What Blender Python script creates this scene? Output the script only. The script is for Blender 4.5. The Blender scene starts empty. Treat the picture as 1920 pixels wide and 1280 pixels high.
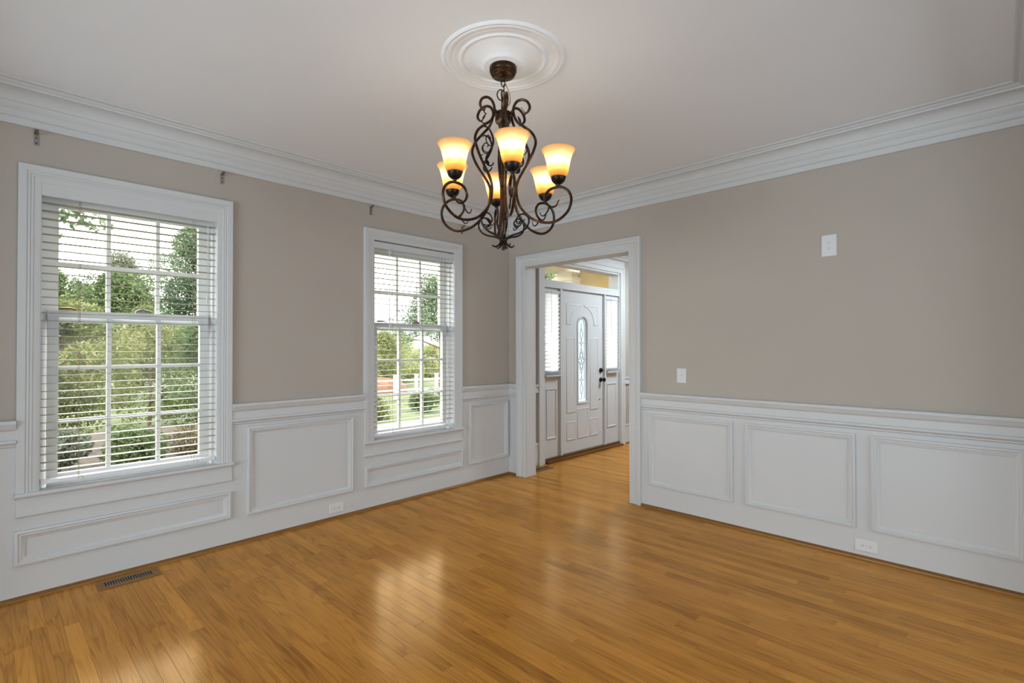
import bpy, math, random
import numpy as np
from mathutils import Vector, Matrix

random.seed(7)
rng = np.random.default_rng(7)
scene = bpy.context.scene
col = scene.collection
PI = math.pi

# ------------------------------------------------------------------ camera
CAMZ = 1.38
YAW, PITCH, ROLL = 0.767150585, 0.0108403315, -0.00159109438
F = Vector((math.cos(YAW) * math.cos(PITCH), math.sin(YAW) * math.cos(PITCH), math.sin(PITCH)))
R0 = Vector((math.sin(YAW), -math.cos(YAW), 0))
U0 = R0.cross(F)
RR = R0 * math.cos(ROLL) + U0 * math.sin(ROLL)
UU = U0 * math.cos(ROLL) - R0 * math.sin(ROLL)
cam_d = bpy.data.cameras.new('camera')
cam_d.sensor_width = 36.0
cam_d.lens = 952.27 / 1920 * 36
cam_d.clip_start = 0.02
cam_d.clip_end = 400
cam = bpy.data.objects.new('camera', cam_d)
col.objects.link(cam)
cam.matrix_world = Matrix(((RR.x, UU.x, -F.x, 0), (RR.y, UU.y, -F.y, 0), (RR.z, UU.z, -F.z, CAMZ), (0, 0, 0, 1)))
scene.camera = cam

# ------------------------------------------------------------------ world, sun, fill lights
world = bpy.data.worlds.new('sky')
scene.world = world
world.use_nodes = True
bg = world.node_tree.nodes['Background']
bg.inputs[0].default_value = (1.0, 0.98, 0.95, 1)
bg.inputs[1].default_value = 9.0

sun_d = bpy.data.lights.new('sun', 'SUN')
sun_d.energy = 2.5
sun_d.angle = math.radians(6)
sun_d.color = (1.0, 0.95, 0.85)
sun = bpy.data.objects.new('sun', sun_d)
col.objects.link(sun)
sun.rotation_euler = (math.radians(42), 0, math.radians(-25))


def area_light(name, loc, rot, sx, sy, power, color=(1, 1, 1)):
    d = bpy.data.lights.new(name, 'AREA')
    d.shape = 'RECTANGLE'
    d.size = sx
    d.size_y = sy
    d.energy = power
    d.color = color
    o = bpy.data.objects.new(name, d)
    col.objects.link(o)
    o.location = loc
    o.rotation_euler = rot
    return o


# added fill lights, out of view: two large panels behind the camera, one in the foyer
area_light('fill_south', (1.75, -4.30, 1.40), (math.radians(108), 0, 0), 3.8, 2.2, 170, (0.75, 0.885, 1.0))
area_light('fill_west', (-4.40, 1.75, 1.40), (math.radians(108), 0, math.radians(-90)), 3.4, 2.2, 266, (0.75, 0.885, 1.0))
area_light('foyer_fill', (6.20, 2.6, 2.74), (0, 0, 0), 0.7, 0.7, 72, (0.74, 0.88, 1.0))

scene.view_settings.view_transform = 'Standard'
scene.view_settings.look = 'None'
scene.view_settings.exposure = 0.0
scene.view_settings.gamma = 1.0
scene.view_settings.use_curve_mapping = False

# ------------------------------------------------------------------ helpers
W, D, H = 3.892, 3.989, 2.80          # north wall face, east wall face, ceiling
XW, YS = -0.50, -0.24                 # west and south wall faces
DT = 0.14                             # east wall thickness
XE = 6.90                             # foyer east wall face


class MB:
    def __init__(self):
        self.v, self.f = [], []

    def add(self, vs, fs):
        n = len(self.v)
        self.v += [tuple(p) for p in vs]
        self.f += [tuple(i + n for i in f) for f in fs]
        return self

    def box(self, x0, x1, y0, y1, z0, z1):
        x0, x1 = min(x0, x1), max(x0, x1)
        y0, y1 = min(y0, y1), max(y0, y1)
        z0, z1 = min(z0, z1), max(z0, z1)
        v = [(x0, y0, z0), (x1, y0, z0), (x1, y1, z0), (x0, y1, z0), (x0, y0, z1), (x1, y0, z1), (x1, y1, z1), (x0, y1, z1)]
        return self.add(v, [(0, 3, 2, 1), (4, 5, 6, 7), (0, 1, 5, 4), (1, 2, 6, 5), (2, 3, 7, 6), (3, 0, 4, 7)])

    def tube(self, pts, rad, n=8, cap=True):
        pts = [Vector(p) for p in pts]
        m = len(pts)
        rads = rad if isinstance(rad, (list, tuple)) else [rad] * m
        t0 = (pts[1] - pts[0]).normalized()
        a = Vector((0, 0, 1)) if abs(t0.z) < 0.9 else Vector((1, 0, 0))
        u = t0.cross(a).normalized()
        vs = []
        for i, p in enumerate(pts):
            t = (pts[min(i + 1, m - 1)] - pts[max(i - 1, 0)])
            if t.length < 1e-9:
                t = t0
            t = t.normalized()
            u = (u - t * u.dot(t)).normalized()
            w = t.cross(u)
            for k in range(n):
                c = 2 * PI * k / n
                vs.append(p + (u * math.cos(c) + w * math.sin(c)) * rads[i])
        fs = []
        for i in range(m - 1):
            for k in range(n):
                k2 = (k + 1) % n
                fs.append((i * n + k, i * n + k2, (i + 1) * n + k2, (i + 1) * n + k))
        if cap:
            fs.append(tuple(reversed(range(n))))
            fs.append(tuple((m - 1) * n + k for k in range(n)))
        return self.add(vs, fs)

    def lathe(self, prof, c=(0, 0), n=32, closed=False):
        vs, fs = [], []
        m = len(prof)
        for r, z in prof:
            for k in range(n):
                a = 2 * PI * k / n
                vs.append((c[0] + r * math.cos(a), c[1] + r * math.sin(a), z))
        for i in range(m if closed else m - 1):
            j = (i + 1) % m
            for k in range(n):
                k2 = (k + 1) % n
                fs.append((i * n + k, i * n + k2, j * n + k2, j * n + k))
        return self.add(vs, fs)

    def sweep(self, path, prof, fmap, closed=False, side=1, ends=True):
        """profile (offset in the plane, proud) swept along a 2D path with mitred corners"""
        n, m = len(path), len(prof)
        vs, fs = [], []
        for i in range(n):
            p = Vector(path[i])
            d1 = (p - Vector(path[i - 1])).normalized() if (i > 0 or closed) else None
            d2 = (Vector(path[(i + 1) % n]) - p).normalized() if (i < n - 1 or closed) else None
            d1 = d1 if d1 is not None else d2
            d2 = d2 if d2 is not None else d1
            n1, n2 = Vector((-d1.y, d1.x)), Vector((-d2.y, d2.x))
            mi = (n1 + n2) / (1 + n1.dot(n2)) * side
            for o, pr in prof:
                q = p + mi * o
                vs.append(fmap(q.x, q.y, pr))
        for i in range(n if closed else n - 1):
            j = (i + 1) % n
            for k in range(m - 1):
                fs.append((i * m + k, i * m + k + 1, j * m + k + 1, j * m + k))
        if ends and not closed:
            fs.append(tuple(range(m)))
            fs.append(tuple(reversed([(n - 1) * m + k for k in range(m)])))
        return self.add(vs, fs)

    def mesh(self, name, smooth=False):
        me = bpy.data.meshes.new(name)
        me.from_pydata(self.v, [], self.f)
        me.validate()
        import bmesh
        b = bmesh.new()
        b.from_mesh(me)
        bmesh.ops.recalc_face_normals(b, faces=b.faces)
        b.to_mesh(me)
        b.free()
        if smooth:
            me.polygons.foreach_set('use_smooth', [True] * len(me.polygons))
            try:
                me.set_sharp_from_angle(angle=math.radians(smooth if smooth is not True else 40))
            except Exception:
                pass
        return me

    def build(self, name, mat, parent=None, smooth=False):
        me = self.mesh(name, smooth)
        return link(name, me, mat, parent)


def link(name, me, mat, parent=None):
    if mat is not None and len(me.materials) == 0:
        me.materials.append(mat)
    o = bpy.data.objects.new(name, me)
    col.objects.link(o)
    if parent is not None:
        o.parent = parent
        o.matrix_parent_inverse = parent_inv(parent)
    return o


def parent_inv(p):
    m = Matrix.LocRotScale(p.location, p.rotation_euler, p.scale)
    if p.parent is not None:
        q = p.parent
        m = Matrix.LocRotScale(q.location, q.rotation_euler, q.scale) @ p.matrix_parent_inverse @ m
    return m.inverted()


def tag(o, label, cat, group=None, kind=None):
    o['label'] = label
    o['category'] = cat
    if group:
        o['group'] = group
    if kind:
        o['kind'] = kind
    return o


def empty(name, loc, label, cat, group=None, kind=None):
    o = bpy.data.objects.new(name, None)
    o.empty_display_size = 0.05
    col.objects.link(o)
    o.location = loc
    return tag(o, label, cat, group, kind)


def spline(pts, n=8):
    """Catmull-Rom resampling of a list of points"""
    P = [Vector(p) for p in pts]
    P = [P[0] * 2 - P[1]] + P + [P[-1] * 2 - P[-2]]
    out = []
    for i in range(1, len(P) - 2):
        for k in range(n):
            t = k / n
            a, b, c, d = P[i - 1], P[i], P[i + 1], P[i + 2]
            out.append(0.5 * ((2 * b) + (c - a) * t + (2 * a - 5 * b + 4 * c - d) * t * t + (3 * b - a - 3 * c + d) * t ** 3))
    out.append(P[-2])
    return out


NORTH = lambda a, z, p: (a, W - p, z)
EAST = lambda a, z, p: (D - p, a, z)
EASTB = lambda a, z, p: (D + DT + p, a, z)


# ------------------------------------------------------------------ materials
def new_mat(name):
    m = bpy.data.materials.new(name)
    m.use_nodes = True
    nt = m.node_tree
    return m, nt, nt.nodes['Principled BSDF']


def pmat(name, c, rough=0.5, metal=0.0, vary=0.04, scale=8.0, bump=0.0, bscale=200.0, spec=0.5, coat=0.0):
    m, nt, b = new_mat(name)
    N = nt.nodes
    tc = N.new('ShaderNodeNewGeometry')
    no = N.new('ShaderNodeTexNoise')
    no.inputs['Scale'].default_value = scale
    no.inputs['Detail'].default_value = 3
    nt.links.new(tc.outputs['Position'], no.inputs['Vector'])
    rp = N.new('ShaderNodeValToRGB')
    rp.color_ramp.elements[0].position = 0.3
    rp.color_ramp.elements[1].position = 0.7
    rp.color_ramp.elements[0].color = tuple(x * (1 - vary) for x in c) + (1,)
    rp.color_ramp.elements[1].color = tuple(min(1, x * (1 + vary)) for x in c) + (1,)
    nt.links.new(no.outputs['Fac'], rp.inputs['Fac'])
    nt.links.new(rp.outputs['Color'], b.inputs['Base Color'])
    b.inputs['Roughness'].default_value = rough
    b.inputs['Metallic'].default_value = metal
    b.inputs['Specular IOR Level'].default_value = spec
    b.inputs['Coat Weight'].default_value = coat
    if bump:
        n2 = N.new('ShaderNodeTexNoise')
        n2.inputs['Scale'].default_value = bscale
        nt.links.new(tc.outputs['Position'], n2.inputs['Vector'])
        bp = N.new('ShaderNodeBump')
        bp.inputs['Strength'].default_value = bump
        bp.inputs['Distance'].default_value = 0.002
        nt.links.new(n2.outputs['Fac'], bp.inputs['Height'])
        nt.links.new(bp.outputs['Normal'], b.inputs['Normal'])
    return m


M = {}
M['wall'] = pmat('beige_wall_paint', (0.452, 0.402, 0.348), 0.75, vary=0.012, scale=3, bump=0.08, bscale=260, spec=0.25)
M['white'] = pmat('white_trim_paint', (0.605, 0.605, 0.60), 0.5, vary=0.008, scale=4, spec=0.25)
M['ceil'] = pmat('white_ceiling_paint', (0.80, 0.80, 0.81), 0.9, vary=0.01, scale=2, bump=0.06, bscale=150, spec=0.1)
M['sash'] = pmat('skylit_window_white', (0.80, 0.80, 0.80), 0.35, vary=0.006, spec=0.4)  # trim white lightened to stand in for sky light on sash and jamb
M['plate'] = pmat('white_plastic', (0.70, 0.70, 0.70), 0.3, vary=0.005)
M['carpet'] = pmat('pale_carpet', (0.55, 0.55, 0.54), 0.95, bump=0.3)  # unseen floors, kept pale so their bounce light stays neutral
M['slot'] = pmat('dark_slot', (0.03, 0.03, 0.035), 0.6)
M['bronze'] = pmat('oil_rubbed_bronze', (0.060, 0.030, 0.016), 0.33, 0.85, vary=0.5, scale=28)
M['bronze_dark'] = pmat('dark_bronze', (0.022, 0.014, 0.010), 0.36, 0.7, vary=0.5, scale=40)
M['brass'] = pmat('worn_brass', (0.33, 0.22, 0.10), 0.4, 0.9, vary=0.2, scale=60)
M['steel'] = pmat('grey_steel', (0.30, 0.28, 0.26), 0.45, 0.8, vary=0.2, scale=90)
M['black'] = pmat('black_metal', (0.012, 0.012, 0.012), 0.35, 0.5)
M['cord'] = pmat('blind_cord', (0.30, 0.24, 0.15), 0.8)
M['lead'] = pmat('lead_caming', (0.05, 0.07, 0.09), 0.45, 0.6)
M['stone'] = pmat('pale_paving', (0.240, 0.228, 0.210), 0.9, vary=0.12, scale=2)
M['mulch'] = pmat('pine_straw_mulch', (0.060, 0.045, 0.033), 1.0, vary=0.6, scale=9, bump=0.6, bscale=30)
M['lawn'] = pmat('lawn_grass', (0.054, 0.072, 0.019), 1.0, vary=0.45, scale=1.2, bump=0.5, bscale=40)
M['clay'] = pmat('red_clay', (0.120, 0.060, 0.036), 1.0, vary=0.2, scale=3)
M['bark'] = pmat('bark', (0.12, 0.085, 0.06), 0.9, vary=0.3, scale=20, bump=0.5, bscale=40)
M['fence'] = pmat('white_fence_paint', (0.360, 0.360, 0.350), 0.6)
M['siding'] = pmat('white_siding', (0.346, 0.346, 0.336), 0.7)
M['shingle'] = pmat('grey_shingle', (0.22, 0.23, 0.25), 0.9, vary=0.2, scale=12)
M['porch'] = pmat('yellow_stucco', (0.512, 0.384, 0.141), 0.85, vary=0.06, scale=6, bump=0.2, bscale=90)
M['porch_trim'] = pmat('cream_porch_trim', (0.538, 0.486, 0.333), 0.6, vary=0.04)
M['brick'] = pmat('brick', (0.36, 0.20, 0.15), 0.9, vary=0.3, scale=14)

# blind slats: painted, let a little daylight through
def slat_mat(name, c, trans):
    m, nt, b = new_mat(name)
    b.inputs['Base Color'].default_value = c + (1,)
    b.inputs['Roughness'].default_value = 0.45
    N = nt.nodes
    no = N.new('ShaderNodeTexNoise')
    no.inputs['Scale'].default_value = 30
    mx = N.new('ShaderNodeMixRGB')
    mx.inputs[1].default_value = tuple(x * 0.97 for x in c) + (1,)
    mx.inputs[2].default_value = c + (1,)
    nt.links.new(no.outputs['Fac'], mx.inputs[0])
    nt.links.new(mx.outputs[0], b.inputs['Base Color'])
    t = N.new('ShaderNodeBsdfTranslucent')
    t.inputs[0].default_value = (0.90, 0.92, 0.94, 1)
    s = N.new('ShaderNodeMixShader')
    s.inputs[0].default_value = trans
    nt.links.new(b.outputs[0], s.inputs[1])
    nt.links.new(t.outputs[0], s.inputs[2])
    nt.links.new(s.outputs[0], N['Material Output'].inputs[0])
    return m


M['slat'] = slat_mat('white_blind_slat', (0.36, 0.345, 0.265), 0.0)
M['slat_thin'] = slat_mat('thin_white_slat', (0.85, 0.85, 0.85), 0.8)


def glass_mat(name, tint, gloss):
    m = bpy.data.materials.new(name)
    m.use_nodes = True
    nt = m.node_tree
    N = nt.nodes
    N.remove(N['Principled BSDF'])
    t = N.new('ShaderNodeBsdfTransparent')
    t.inputs[0].default_value = tint + (1,)
    g = N.new('ShaderNodeBsdfGlossy')
    g.inputs['Roughness'].default_value = 0.02
    fr = N.new('ShaderNodeFresnel')
    fr.inputs[0].default_value = 1.45
    mu = N.new('ShaderNodeMath')
    mu.operation = 'MULTIPLY'
    mu.inputs[1].default_value = gloss
    nt.links.new(fr.outputs[0], mu.inputs[0])
    s = N.new('ShaderNodeMixShader')
    nt.links.new(mu.outputs[0], s.inputs[0])
    nt.links.new(t.outputs[0], s.inputs[1])
    nt.links.new(g.outputs[0], s.inputs[2])
    nt.links.new(s.outputs[0], N['Material Output'].inputs[0])
    return m


M['pane'] = glass_mat('window_glass', (0.96, 0.975, 0.97), 0.12)

# frosted blue-white door glass
def frosted():
    m = bpy.data.materials.new('frosted_door_glass')
    m.use_nodes = True
    nt = m.node_tree
    N = nt.nodes
    b = N['Principled BSDF']
    b.inputs['Base Color'].default_value = (0.72, 0.79, 0.82, 1)
    b.inputs['Roughness'].default_value = 0.15
    no = N.new('ShaderNodeTexNoise')
    no.inputs['Scale'].default_value = 25
    rp = N.new('ShaderNodeValToRGB')
    rp.color_ramp.elements[0].color = (0.66, 0.75, 0.79, 1)
    rp.color_ramp.elements[1].color = (0.86, 0.92, 0.95, 1)
    nt.links.new(no.outputs['Fac'], rp.inputs['Fac'])
    t = N.new('ShaderNodeBsdfTranslucent')
    nt.links.new(rp.outputs[0], t.inputs[0])
    s = N.new('ShaderNodeMixShader')
    s.inputs[0].default_value = 0.65
    nt.links.new(b.outputs[0], s.inputs[1])
    nt.links.new(t.outputs[0], s.inputs[2])
    nt.links.new(s.outputs[0], N['Material Output'].inputs[0])
    return m


M['frost'] = frosted()


def amber_shade():
    """tea-stained glass: deep amber at the foot, pale middle painted in as bulb glow, real bulb light also showing through"""
    m = bpy.data.materials.new('amber_alabaster_glass')
    m.use_nodes = True
    nt = m.node_tree
    N = nt.nodes
    L = nt.links.new
    b = N['Principled BSDF']
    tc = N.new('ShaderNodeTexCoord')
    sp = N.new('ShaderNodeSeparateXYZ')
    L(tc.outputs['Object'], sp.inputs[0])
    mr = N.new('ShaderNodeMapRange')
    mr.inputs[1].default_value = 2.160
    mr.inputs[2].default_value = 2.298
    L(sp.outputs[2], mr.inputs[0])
    no = N.new('ShaderNodeTexNoise')
    no.inputs['Scale'].default_value = 22
    no.inputs['Detail'].default_value = 4
    L(tc.outputs['Object'], no.inputs['Vector'])
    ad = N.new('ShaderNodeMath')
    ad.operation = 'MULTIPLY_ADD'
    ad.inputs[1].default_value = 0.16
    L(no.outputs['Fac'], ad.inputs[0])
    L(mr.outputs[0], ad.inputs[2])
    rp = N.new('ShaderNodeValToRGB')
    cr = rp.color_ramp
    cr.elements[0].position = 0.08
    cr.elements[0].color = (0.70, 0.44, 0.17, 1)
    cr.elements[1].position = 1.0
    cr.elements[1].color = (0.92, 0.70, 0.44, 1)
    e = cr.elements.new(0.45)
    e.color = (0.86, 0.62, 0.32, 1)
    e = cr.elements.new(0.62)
    e.color = (1.0, 0.90, 0.72, 1)  # pale band puts the bulb's hot spot into the glass colour
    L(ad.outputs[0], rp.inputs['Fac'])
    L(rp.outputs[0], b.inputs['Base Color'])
    b.inputs['Roughness'].default_value = 0.3
    t = N.new('ShaderNodeBsdfTranslucent')
    L(rp.outputs[0], t.inputs[0])
    rf = N.new('ShaderNodeBsdfRefraction')
    rf.inputs['Roughness'].default_value = 0.42
    rf.inputs['IOR'].default_value = 1.12
    L(rp.outputs[0], rf.inputs[0])
    s0 = N.new('ShaderNodeMixShader')
    s0.inputs[0].default_value = 0.35
    L(t.outputs[0], s0.inputs[1])
    L(rf.outputs[0], s0.inputs[2])
    s = N.new('ShaderNodeMixShader')
    s.inputs[0].default_value = 0.92
    L(b.outputs[0], s.inputs[1])
    L(s0.outputs[0], s.inputs[2])
    L(s.outputs[0], N['Material Output'].inputs[0])
    return m


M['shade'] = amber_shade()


def emit(name, c, s):
    m = bpy.data.materials.new(name)
    m.use_nodes = True
    nt = m.node_tree
    N = nt.nodes
    N.remove(N['Principled BSDF'])
    e = N.new('ShaderNodeEmission')
    e.inputs[0].default_value = c + (1,)
    e.inputs[1].default_value = s
    nt.links.new(e.outputs[0], N['Material Output'].inputs[0])
    return m


M['bulb'] = emit('lit_bulb', (1.0, 0.92, 0.78), 27)


def leaf_mat(name, c0, c1, c2):
    m, nt, b = new_mat(name)
    N = nt.nodes
    at = N.new('ShaderNodeAttribute')
    at.attribute_name = 'tint'
    rp = N.new('ShaderNodeValToRGB')
    rp.color_ramp.elements[0].color = c0 + (1,)
    rp.color_ramp.elements[1].color = c2 + (1,)
    e = rp.color_ramp.elements.new(0.5)
    e.color = c1 + (1,)
    nt.links.new(at.outputs['Fac'], rp.inputs['Fac'])
    nt.links.new(rp.outputs[0], b.inputs['Base Color'])
    b.inputs['Roughness'].default_value = 0.6
    t = N.new('ShaderNodeBsdfTranslucent')
    nt.links.new(rp.outputs[0], t.inputs[0])
    s = N.new('ShaderNodeMixShader')
    s.inputs[0].default_value = 0.4
    nt.links.new(b.outputs[0], s.inputs[1])
    nt.links.new(t.outputs[0], s.inputs[2])
    nt.links.new(s.outputs[0], N['Material Output'].inputs[0])
    return m


M['leaf'] = leaf_mat('green_leaves', (0.026, 0.048, 0.016), (0.064, 0.102, 0.030), (0.144, 0.174, 0.056))
M['leaf_yellow'] = leaf_mat('yellow_green_leaves', (0.042, 0.062, 0.017), (0.098, 0.118, 0.033), (0.184, 0.177, 0.059))
M['leaf_pine'] = leaf_mat('pine_needles', (0.034, 0.061, 0.034), (0.071, 0.117, 0.061), (0.146, 0.201, 0.100))
M['leaf_grey'] = leaf_mat('grey_green_leaves', (0.046, 0.066, 0.042), (0.092, 0.111, 0.072), (0.164, 0.177, 0.118))
M['leaf_pale'] = leaf_mat('pale_feathery_leaves', (0.121, 0.162, 0.061), (0.230, 0.257, 0.101), (0.378, 0.365, 0.162))
M['petal'] = leaf_mat('pink_blossom', (0.264, 0.077, 0.096), (0.312, 0.106, 0.125), (0.384, 0.173, 0.173))
M['straw'] = leaf_mat('dry_grass', (0.078, 0.059, 0.033), (0.125, 0.102, 0.053), (0.190, 0.164, 0.092))


def wood_mat(name, dark, light, rough, tonal=True, axis='Y', coat=0.0):
    m, nt, b = new_mat(name)
    N = nt.nodes
    L = nt.links.new
    geo = N.new('ShaderNodeNewGeometry')
    at = N.new('ShaderNodeAttribute')
    at.attribute_name = 'tone'
    off = N.new('ShaderNodeCombineXYZ')
    mul = N.new('ShaderNodeMath')
    mul.operation = 'MULTIPLY'
    mul.inputs[1].default_value = 37.0
    L(at.outputs['Fac'], mul.inputs[0])
    L(mul.outputs[0], off.inputs[0])
    L(mul.outputs[0], off.inputs[1])
    L(mul.outputs[0], off.inputs[2])
    add = N.new('ShaderNodeVectorMath')
    add.operation = 'ADD'
    L(geo.outputs['Position'], add.inputs[0])
    L(off.outputs[0], add.inputs[1])
    # fine pores, stretched along the board
    mp = N.new('ShaderNodeMapping')
    mp.inputs['Scale'].default_value = (210, 3.5, 210) if axis == 'Y' else (3.5, 210, 210)
    L(add.outputs[0], mp.inputs[0])
    n1 = N.new('ShaderNodeTexNoise')
    n1.inputs['Scale'].default_value = 1.0
    n1.inputs['Detail'].default_value = 3
    L(mp.outputs[0], n1.inputs['Vector'])
    # cathedral figure: contour bands of a broad stretched noise
    mp2 = N.new('ShaderNodeMapping')
    mp2.inputs['Scale'].default_value = (15, 0.8, 15) if axis == 'Y' else (0.8, 15, 15)
    L(add.outputs[0], mp2.inputs[0])
    n2 = N.new('ShaderNodeTexNoise')
    n2.inputs['Scale'].default_value = 1.0
    n2.inputs['Detail'].default_value = 1.5
    n2.inputs['Distortion'].default_value = 0.4
    L(mp2.outputs[0], n2.inputs['Vector'])
    k = N.new('ShaderNodeMath')
    k.operation = 'MULTIPLY'
    k.inputs[1].default_value = 60.0
    L(n2.outputs['Fac'], k.inputs[0])
    sn = N.new('ShaderNodeMath')
    sn.operation = 'SINE'
    L(k.outputs[0], sn.inputs[0])
    r2 = N.new('ShaderNodeMapRange')
    r2.inputs[1].default_value = 0.35
    r2.inputs[2].default_value = 1.0
    r2.inputs[3].default_value = 0.0
    r2.inputs[4].default_value = 0.27
    L(sn.outputs[0], r2.inputs[0])
    # board tone + pores - figure
    r1 = N.new('ShaderNodeMapRange')
    r1.inputs[1].default_value = 0.25
    r1.inputs[2].default_value = 0.75
    r1.inputs[3].default_value = -0.20
    r1.inputs[4].default_value = 0.20
    L(n1.outputs['Fac'], r1.inputs[0])
    n3 = N.new('ShaderNodeTexNoise')
    n3.inputs['Scale'].default_value = 2.5
    L(add.outputs[0], n3.inputs['Vector'])
    r3 = N.new('ShaderNodeMapRange')
    r3.inputs[1].default_value = 0.3
    r3.inputs[2].default_value = 0.7
    r3.inputs[3].default_value = -0.12
    r3.inputs[4].default_value = 0.12
    L(n3.outputs['Fac'], r3.inputs[0])
    t = N.new('ShaderNodeMapRange')
    t.inputs[3].default_value = 0.34 if tonal else 0.5
    t.inputs[4].default_value = 0.90 if tonal else 0.5
    L(at.outputs['Fac'], t.inputs[0])
    s1 = N.new('ShaderNodeMath')
    L(t.outputs[0], s1.inputs[0])
    L(r1.outputs[0], s1.inputs[1])
    s2 = N.new('ShaderNodeMath')
    s2.operation = 'SUBTRACT'
    L(s1.outputs[0], s2.inputs[0])
    L(r2.outputs[0], s2.inputs[1])
    s3 = N.new('ShaderNodeMath')
    L(s2.outputs[0], s3.inputs[0])
    L(r3.outputs[0], s3.inputs[1])
    mx = N.new('ShaderNodeMixRGB')
    mx.use_clamp = True
    mx.inputs[1].default_value = dark + (1,)
    mx.inputs[2].default_value = light + (1,)
    L(s3.outputs[0], mx.inputs[0])
    L(mx.outputs[0], b.inputs['Base Color'])
    b.inputs['Roughness'].default_value = rough
    b.inputs['Specular IOR Level'].default_value = 0.0
    bp = N.new('ShaderNodeBump')
    bp.inputs['Strength'].default_value = 0.05
    bp.inputs['Distance'].default_value = 0.001
    L(n1.outputs['Fac'], bp.inputs['Height'])
    L(bp.outputs['Normal'], b.inputs['Normal'])
    # amber varnish on top
    g = N.new('ShaderNodeBsdfGlossy')
    g.inputs['Color'].default_value = (1.0, 0.74, 0.44, 1)
    g.inputs['Roughness'].default_value = rough
    L(bp.outputs['Normal'], g.inputs['Normal'])
    fr = N.new('ShaderNodeFresnel')
    fr.inputs[0].default_value = 1.75
    ms = N.new('ShaderNodeMixShader')
    L(fr.outputs[0], ms.inputs[0])
    L(b.outputs[0], ms.inputs[1])
    L(g.outputs[0], ms.inputs[2])
    L(ms.outputs[0], N['Material Output'].inputs[0])
    return m


M['oak'] = wood_mat('honey_oak_floor', (0.27, 0.092, 0.010), (0.68, 0.290, 0.045), 0.18)
M['oak_trim'] = wood_mat('oak_shoe_moulding', (0.13, 0.052, 0.010), (0.28, 0.125, 0.034), 0.4, tonal=False, axis='X')
M['oak_dark'] = wood_mat('dark_stained_threshold', (0.05, 0.02, 0.008), (0.16, 0.07, 0.025), 0.35, tonal=False, axis='X')


# ------------------------------------------------------------------ floor
floor = MB().box(XW - 0.2, XE + 0.15, YS - 0.15, W + 0.14, -0.12, -0.012).build('floor', M['oak_dark'])
tag(floor, 'honey coloured narrow strip oak floor running through to the foyer', 'floor', kind='structure')

PW = 0.060


def project(p):
    d = Vector(p) - Vector((0, 0, CAMZ))
    z = d.dot(F)
    if z < 0.1:
        return None
    return (960 + 952.27 * d.dot(RR) / z, 640 - 952.27 * d.dot(UU) / z, z)


def plank_mesh(x0, x1, y0, y1):
    g, e, zt = 0.00025, 0.0006, 0.0
    x0 += g
    x1 -= g
    y0 += g
    y1 -= g
    v = [(x0, y0, -0.012), (x1, y0, -0.012), (x1, y1, -0.012), (x0, y1, -0.012),
         (x0, y0, zt - 0.0003), (x1, y0, zt - 0.0003), (x1, y1, zt - 0.0003), (x0, y1, zt - 0.0003),
         (x0 + e, y0 + e, zt), (x1 - e, y0 + e, zt), (x1 - e, y1 - e, zt), (x0 + e, y1 - e, zt)]
    f = [(0, 1, 5, 4), (1, 2, 6, 5), (2, 3, 7, 6), (3, 0, 4, 7), (4, 5, 9, 8), (5, 6, 10, 9), (6, 7, 11, 10), (7, 4, 8, 11), (8, 9, 10, 11)]
    return v, f


planks = []
x = XW
i = 0
while x < XE:
    x1 = min(x + PW, XE)
    y = YS - random.uniform(0, 1.0)
    while y < W - 0.001:
        ln = random.choice([random.uniform(0.28, 0.7), random.uniform(0.6, 1.3), random.uniform(0.9, 1.7)])
        ye = y + ln
        if W - ye < 0.15:
            ye = W
        ya = max(y, YS)
        if ye - ya > 0.03:
            # how big it shows
            n_in, s = 0, 0.0
            for k in range(9):
                yy = ya + (ye - ya) * (k + 0.5) / 9
                pr = project(((x + x1) / 2, yy, 0))
                if pr and -20 < pr[0] < 1940 and pr[1] < 1300:
                    s += (ye - ya) / 9 * PW * CAMZ / pr[2] ** 3
            # hidden behind the east wall
            if x > D and not (2.2 < (ya + ye) / 2):
                s *= 0.05
            planks.append((s, x, x1, ya, ye, min(1.0, max(0.0, random.gauss(0.52, 0.22)))))
        y = ye
    x = x1
    i += 1
planks.sort(key=lambda p: -p[0])


def tone_attr(me, tones):
    a = me.attributes.new('tone', 'FLOAT', 'FACE')
    a.data.foreach_set('value', tones)


for s, x0, x1, y0, y1, t in planks[:300]:
    v, f = plank_mesh(x0, x1, y0, y1)
    me = bpy.data.meshes.new('plank')
    me.from_pydata(v, [], f)
    tone_attr(me, [t] * len(f))
    link('plank', me, M['oak'], floor)
mb = MB()
tones = []
for s, x0, x1, y0, y1, t in planks[300:]:
    v, f = plank_mesh(x0, x1, y0, y1)
    mb.add(v, f)
    tones += [t] * len(f)
me = bpy.data.meshes.new('plank_field')
me.from_pydata(mb.v, [], mb.f)
tone_attr(me, tones)
o = link('plank_field', me, M['oak'], floor)
o['kind'] = 'stuff'

# ------------------------------------------------------------------ ceiling
ceiling = MB().box(XW - 0.2, XE + 0.15, YS - 0.15, W + 0.16, H, H + 0.2).build('ceiling', M['ceil'])
tag(ceiling, 'smooth white painted ceiling over the whole dining room', 'ceiling', kind='structure')

# ------------------------------------------------------------------ walls
C1, C2 = 0.660, 2.762                 # window centre lines
WT = 0.16


def wall_with_holes(a0, a1, z0, z1, holes, fbox):
    """boxes around rectangular holes; holes sorted by a, (a0,a1,z0,z1)"""
    mb = MB()
    cur = a0
    for (h0, h1, hz0, hz1) in holes:
        if h0 > cur:
            fbox(mb, cur, h0, z0, z1)
        if hz0 > z0:
            fbox(mb, h0, h1, z0, hz0)
        if hz1 < z1:
            fbox(mb, h0, h1, hz1, z1)
        cur = h1
    if cur < a1:
        fbox(mb, cur, a1, z0, z1)
    return mb


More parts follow.
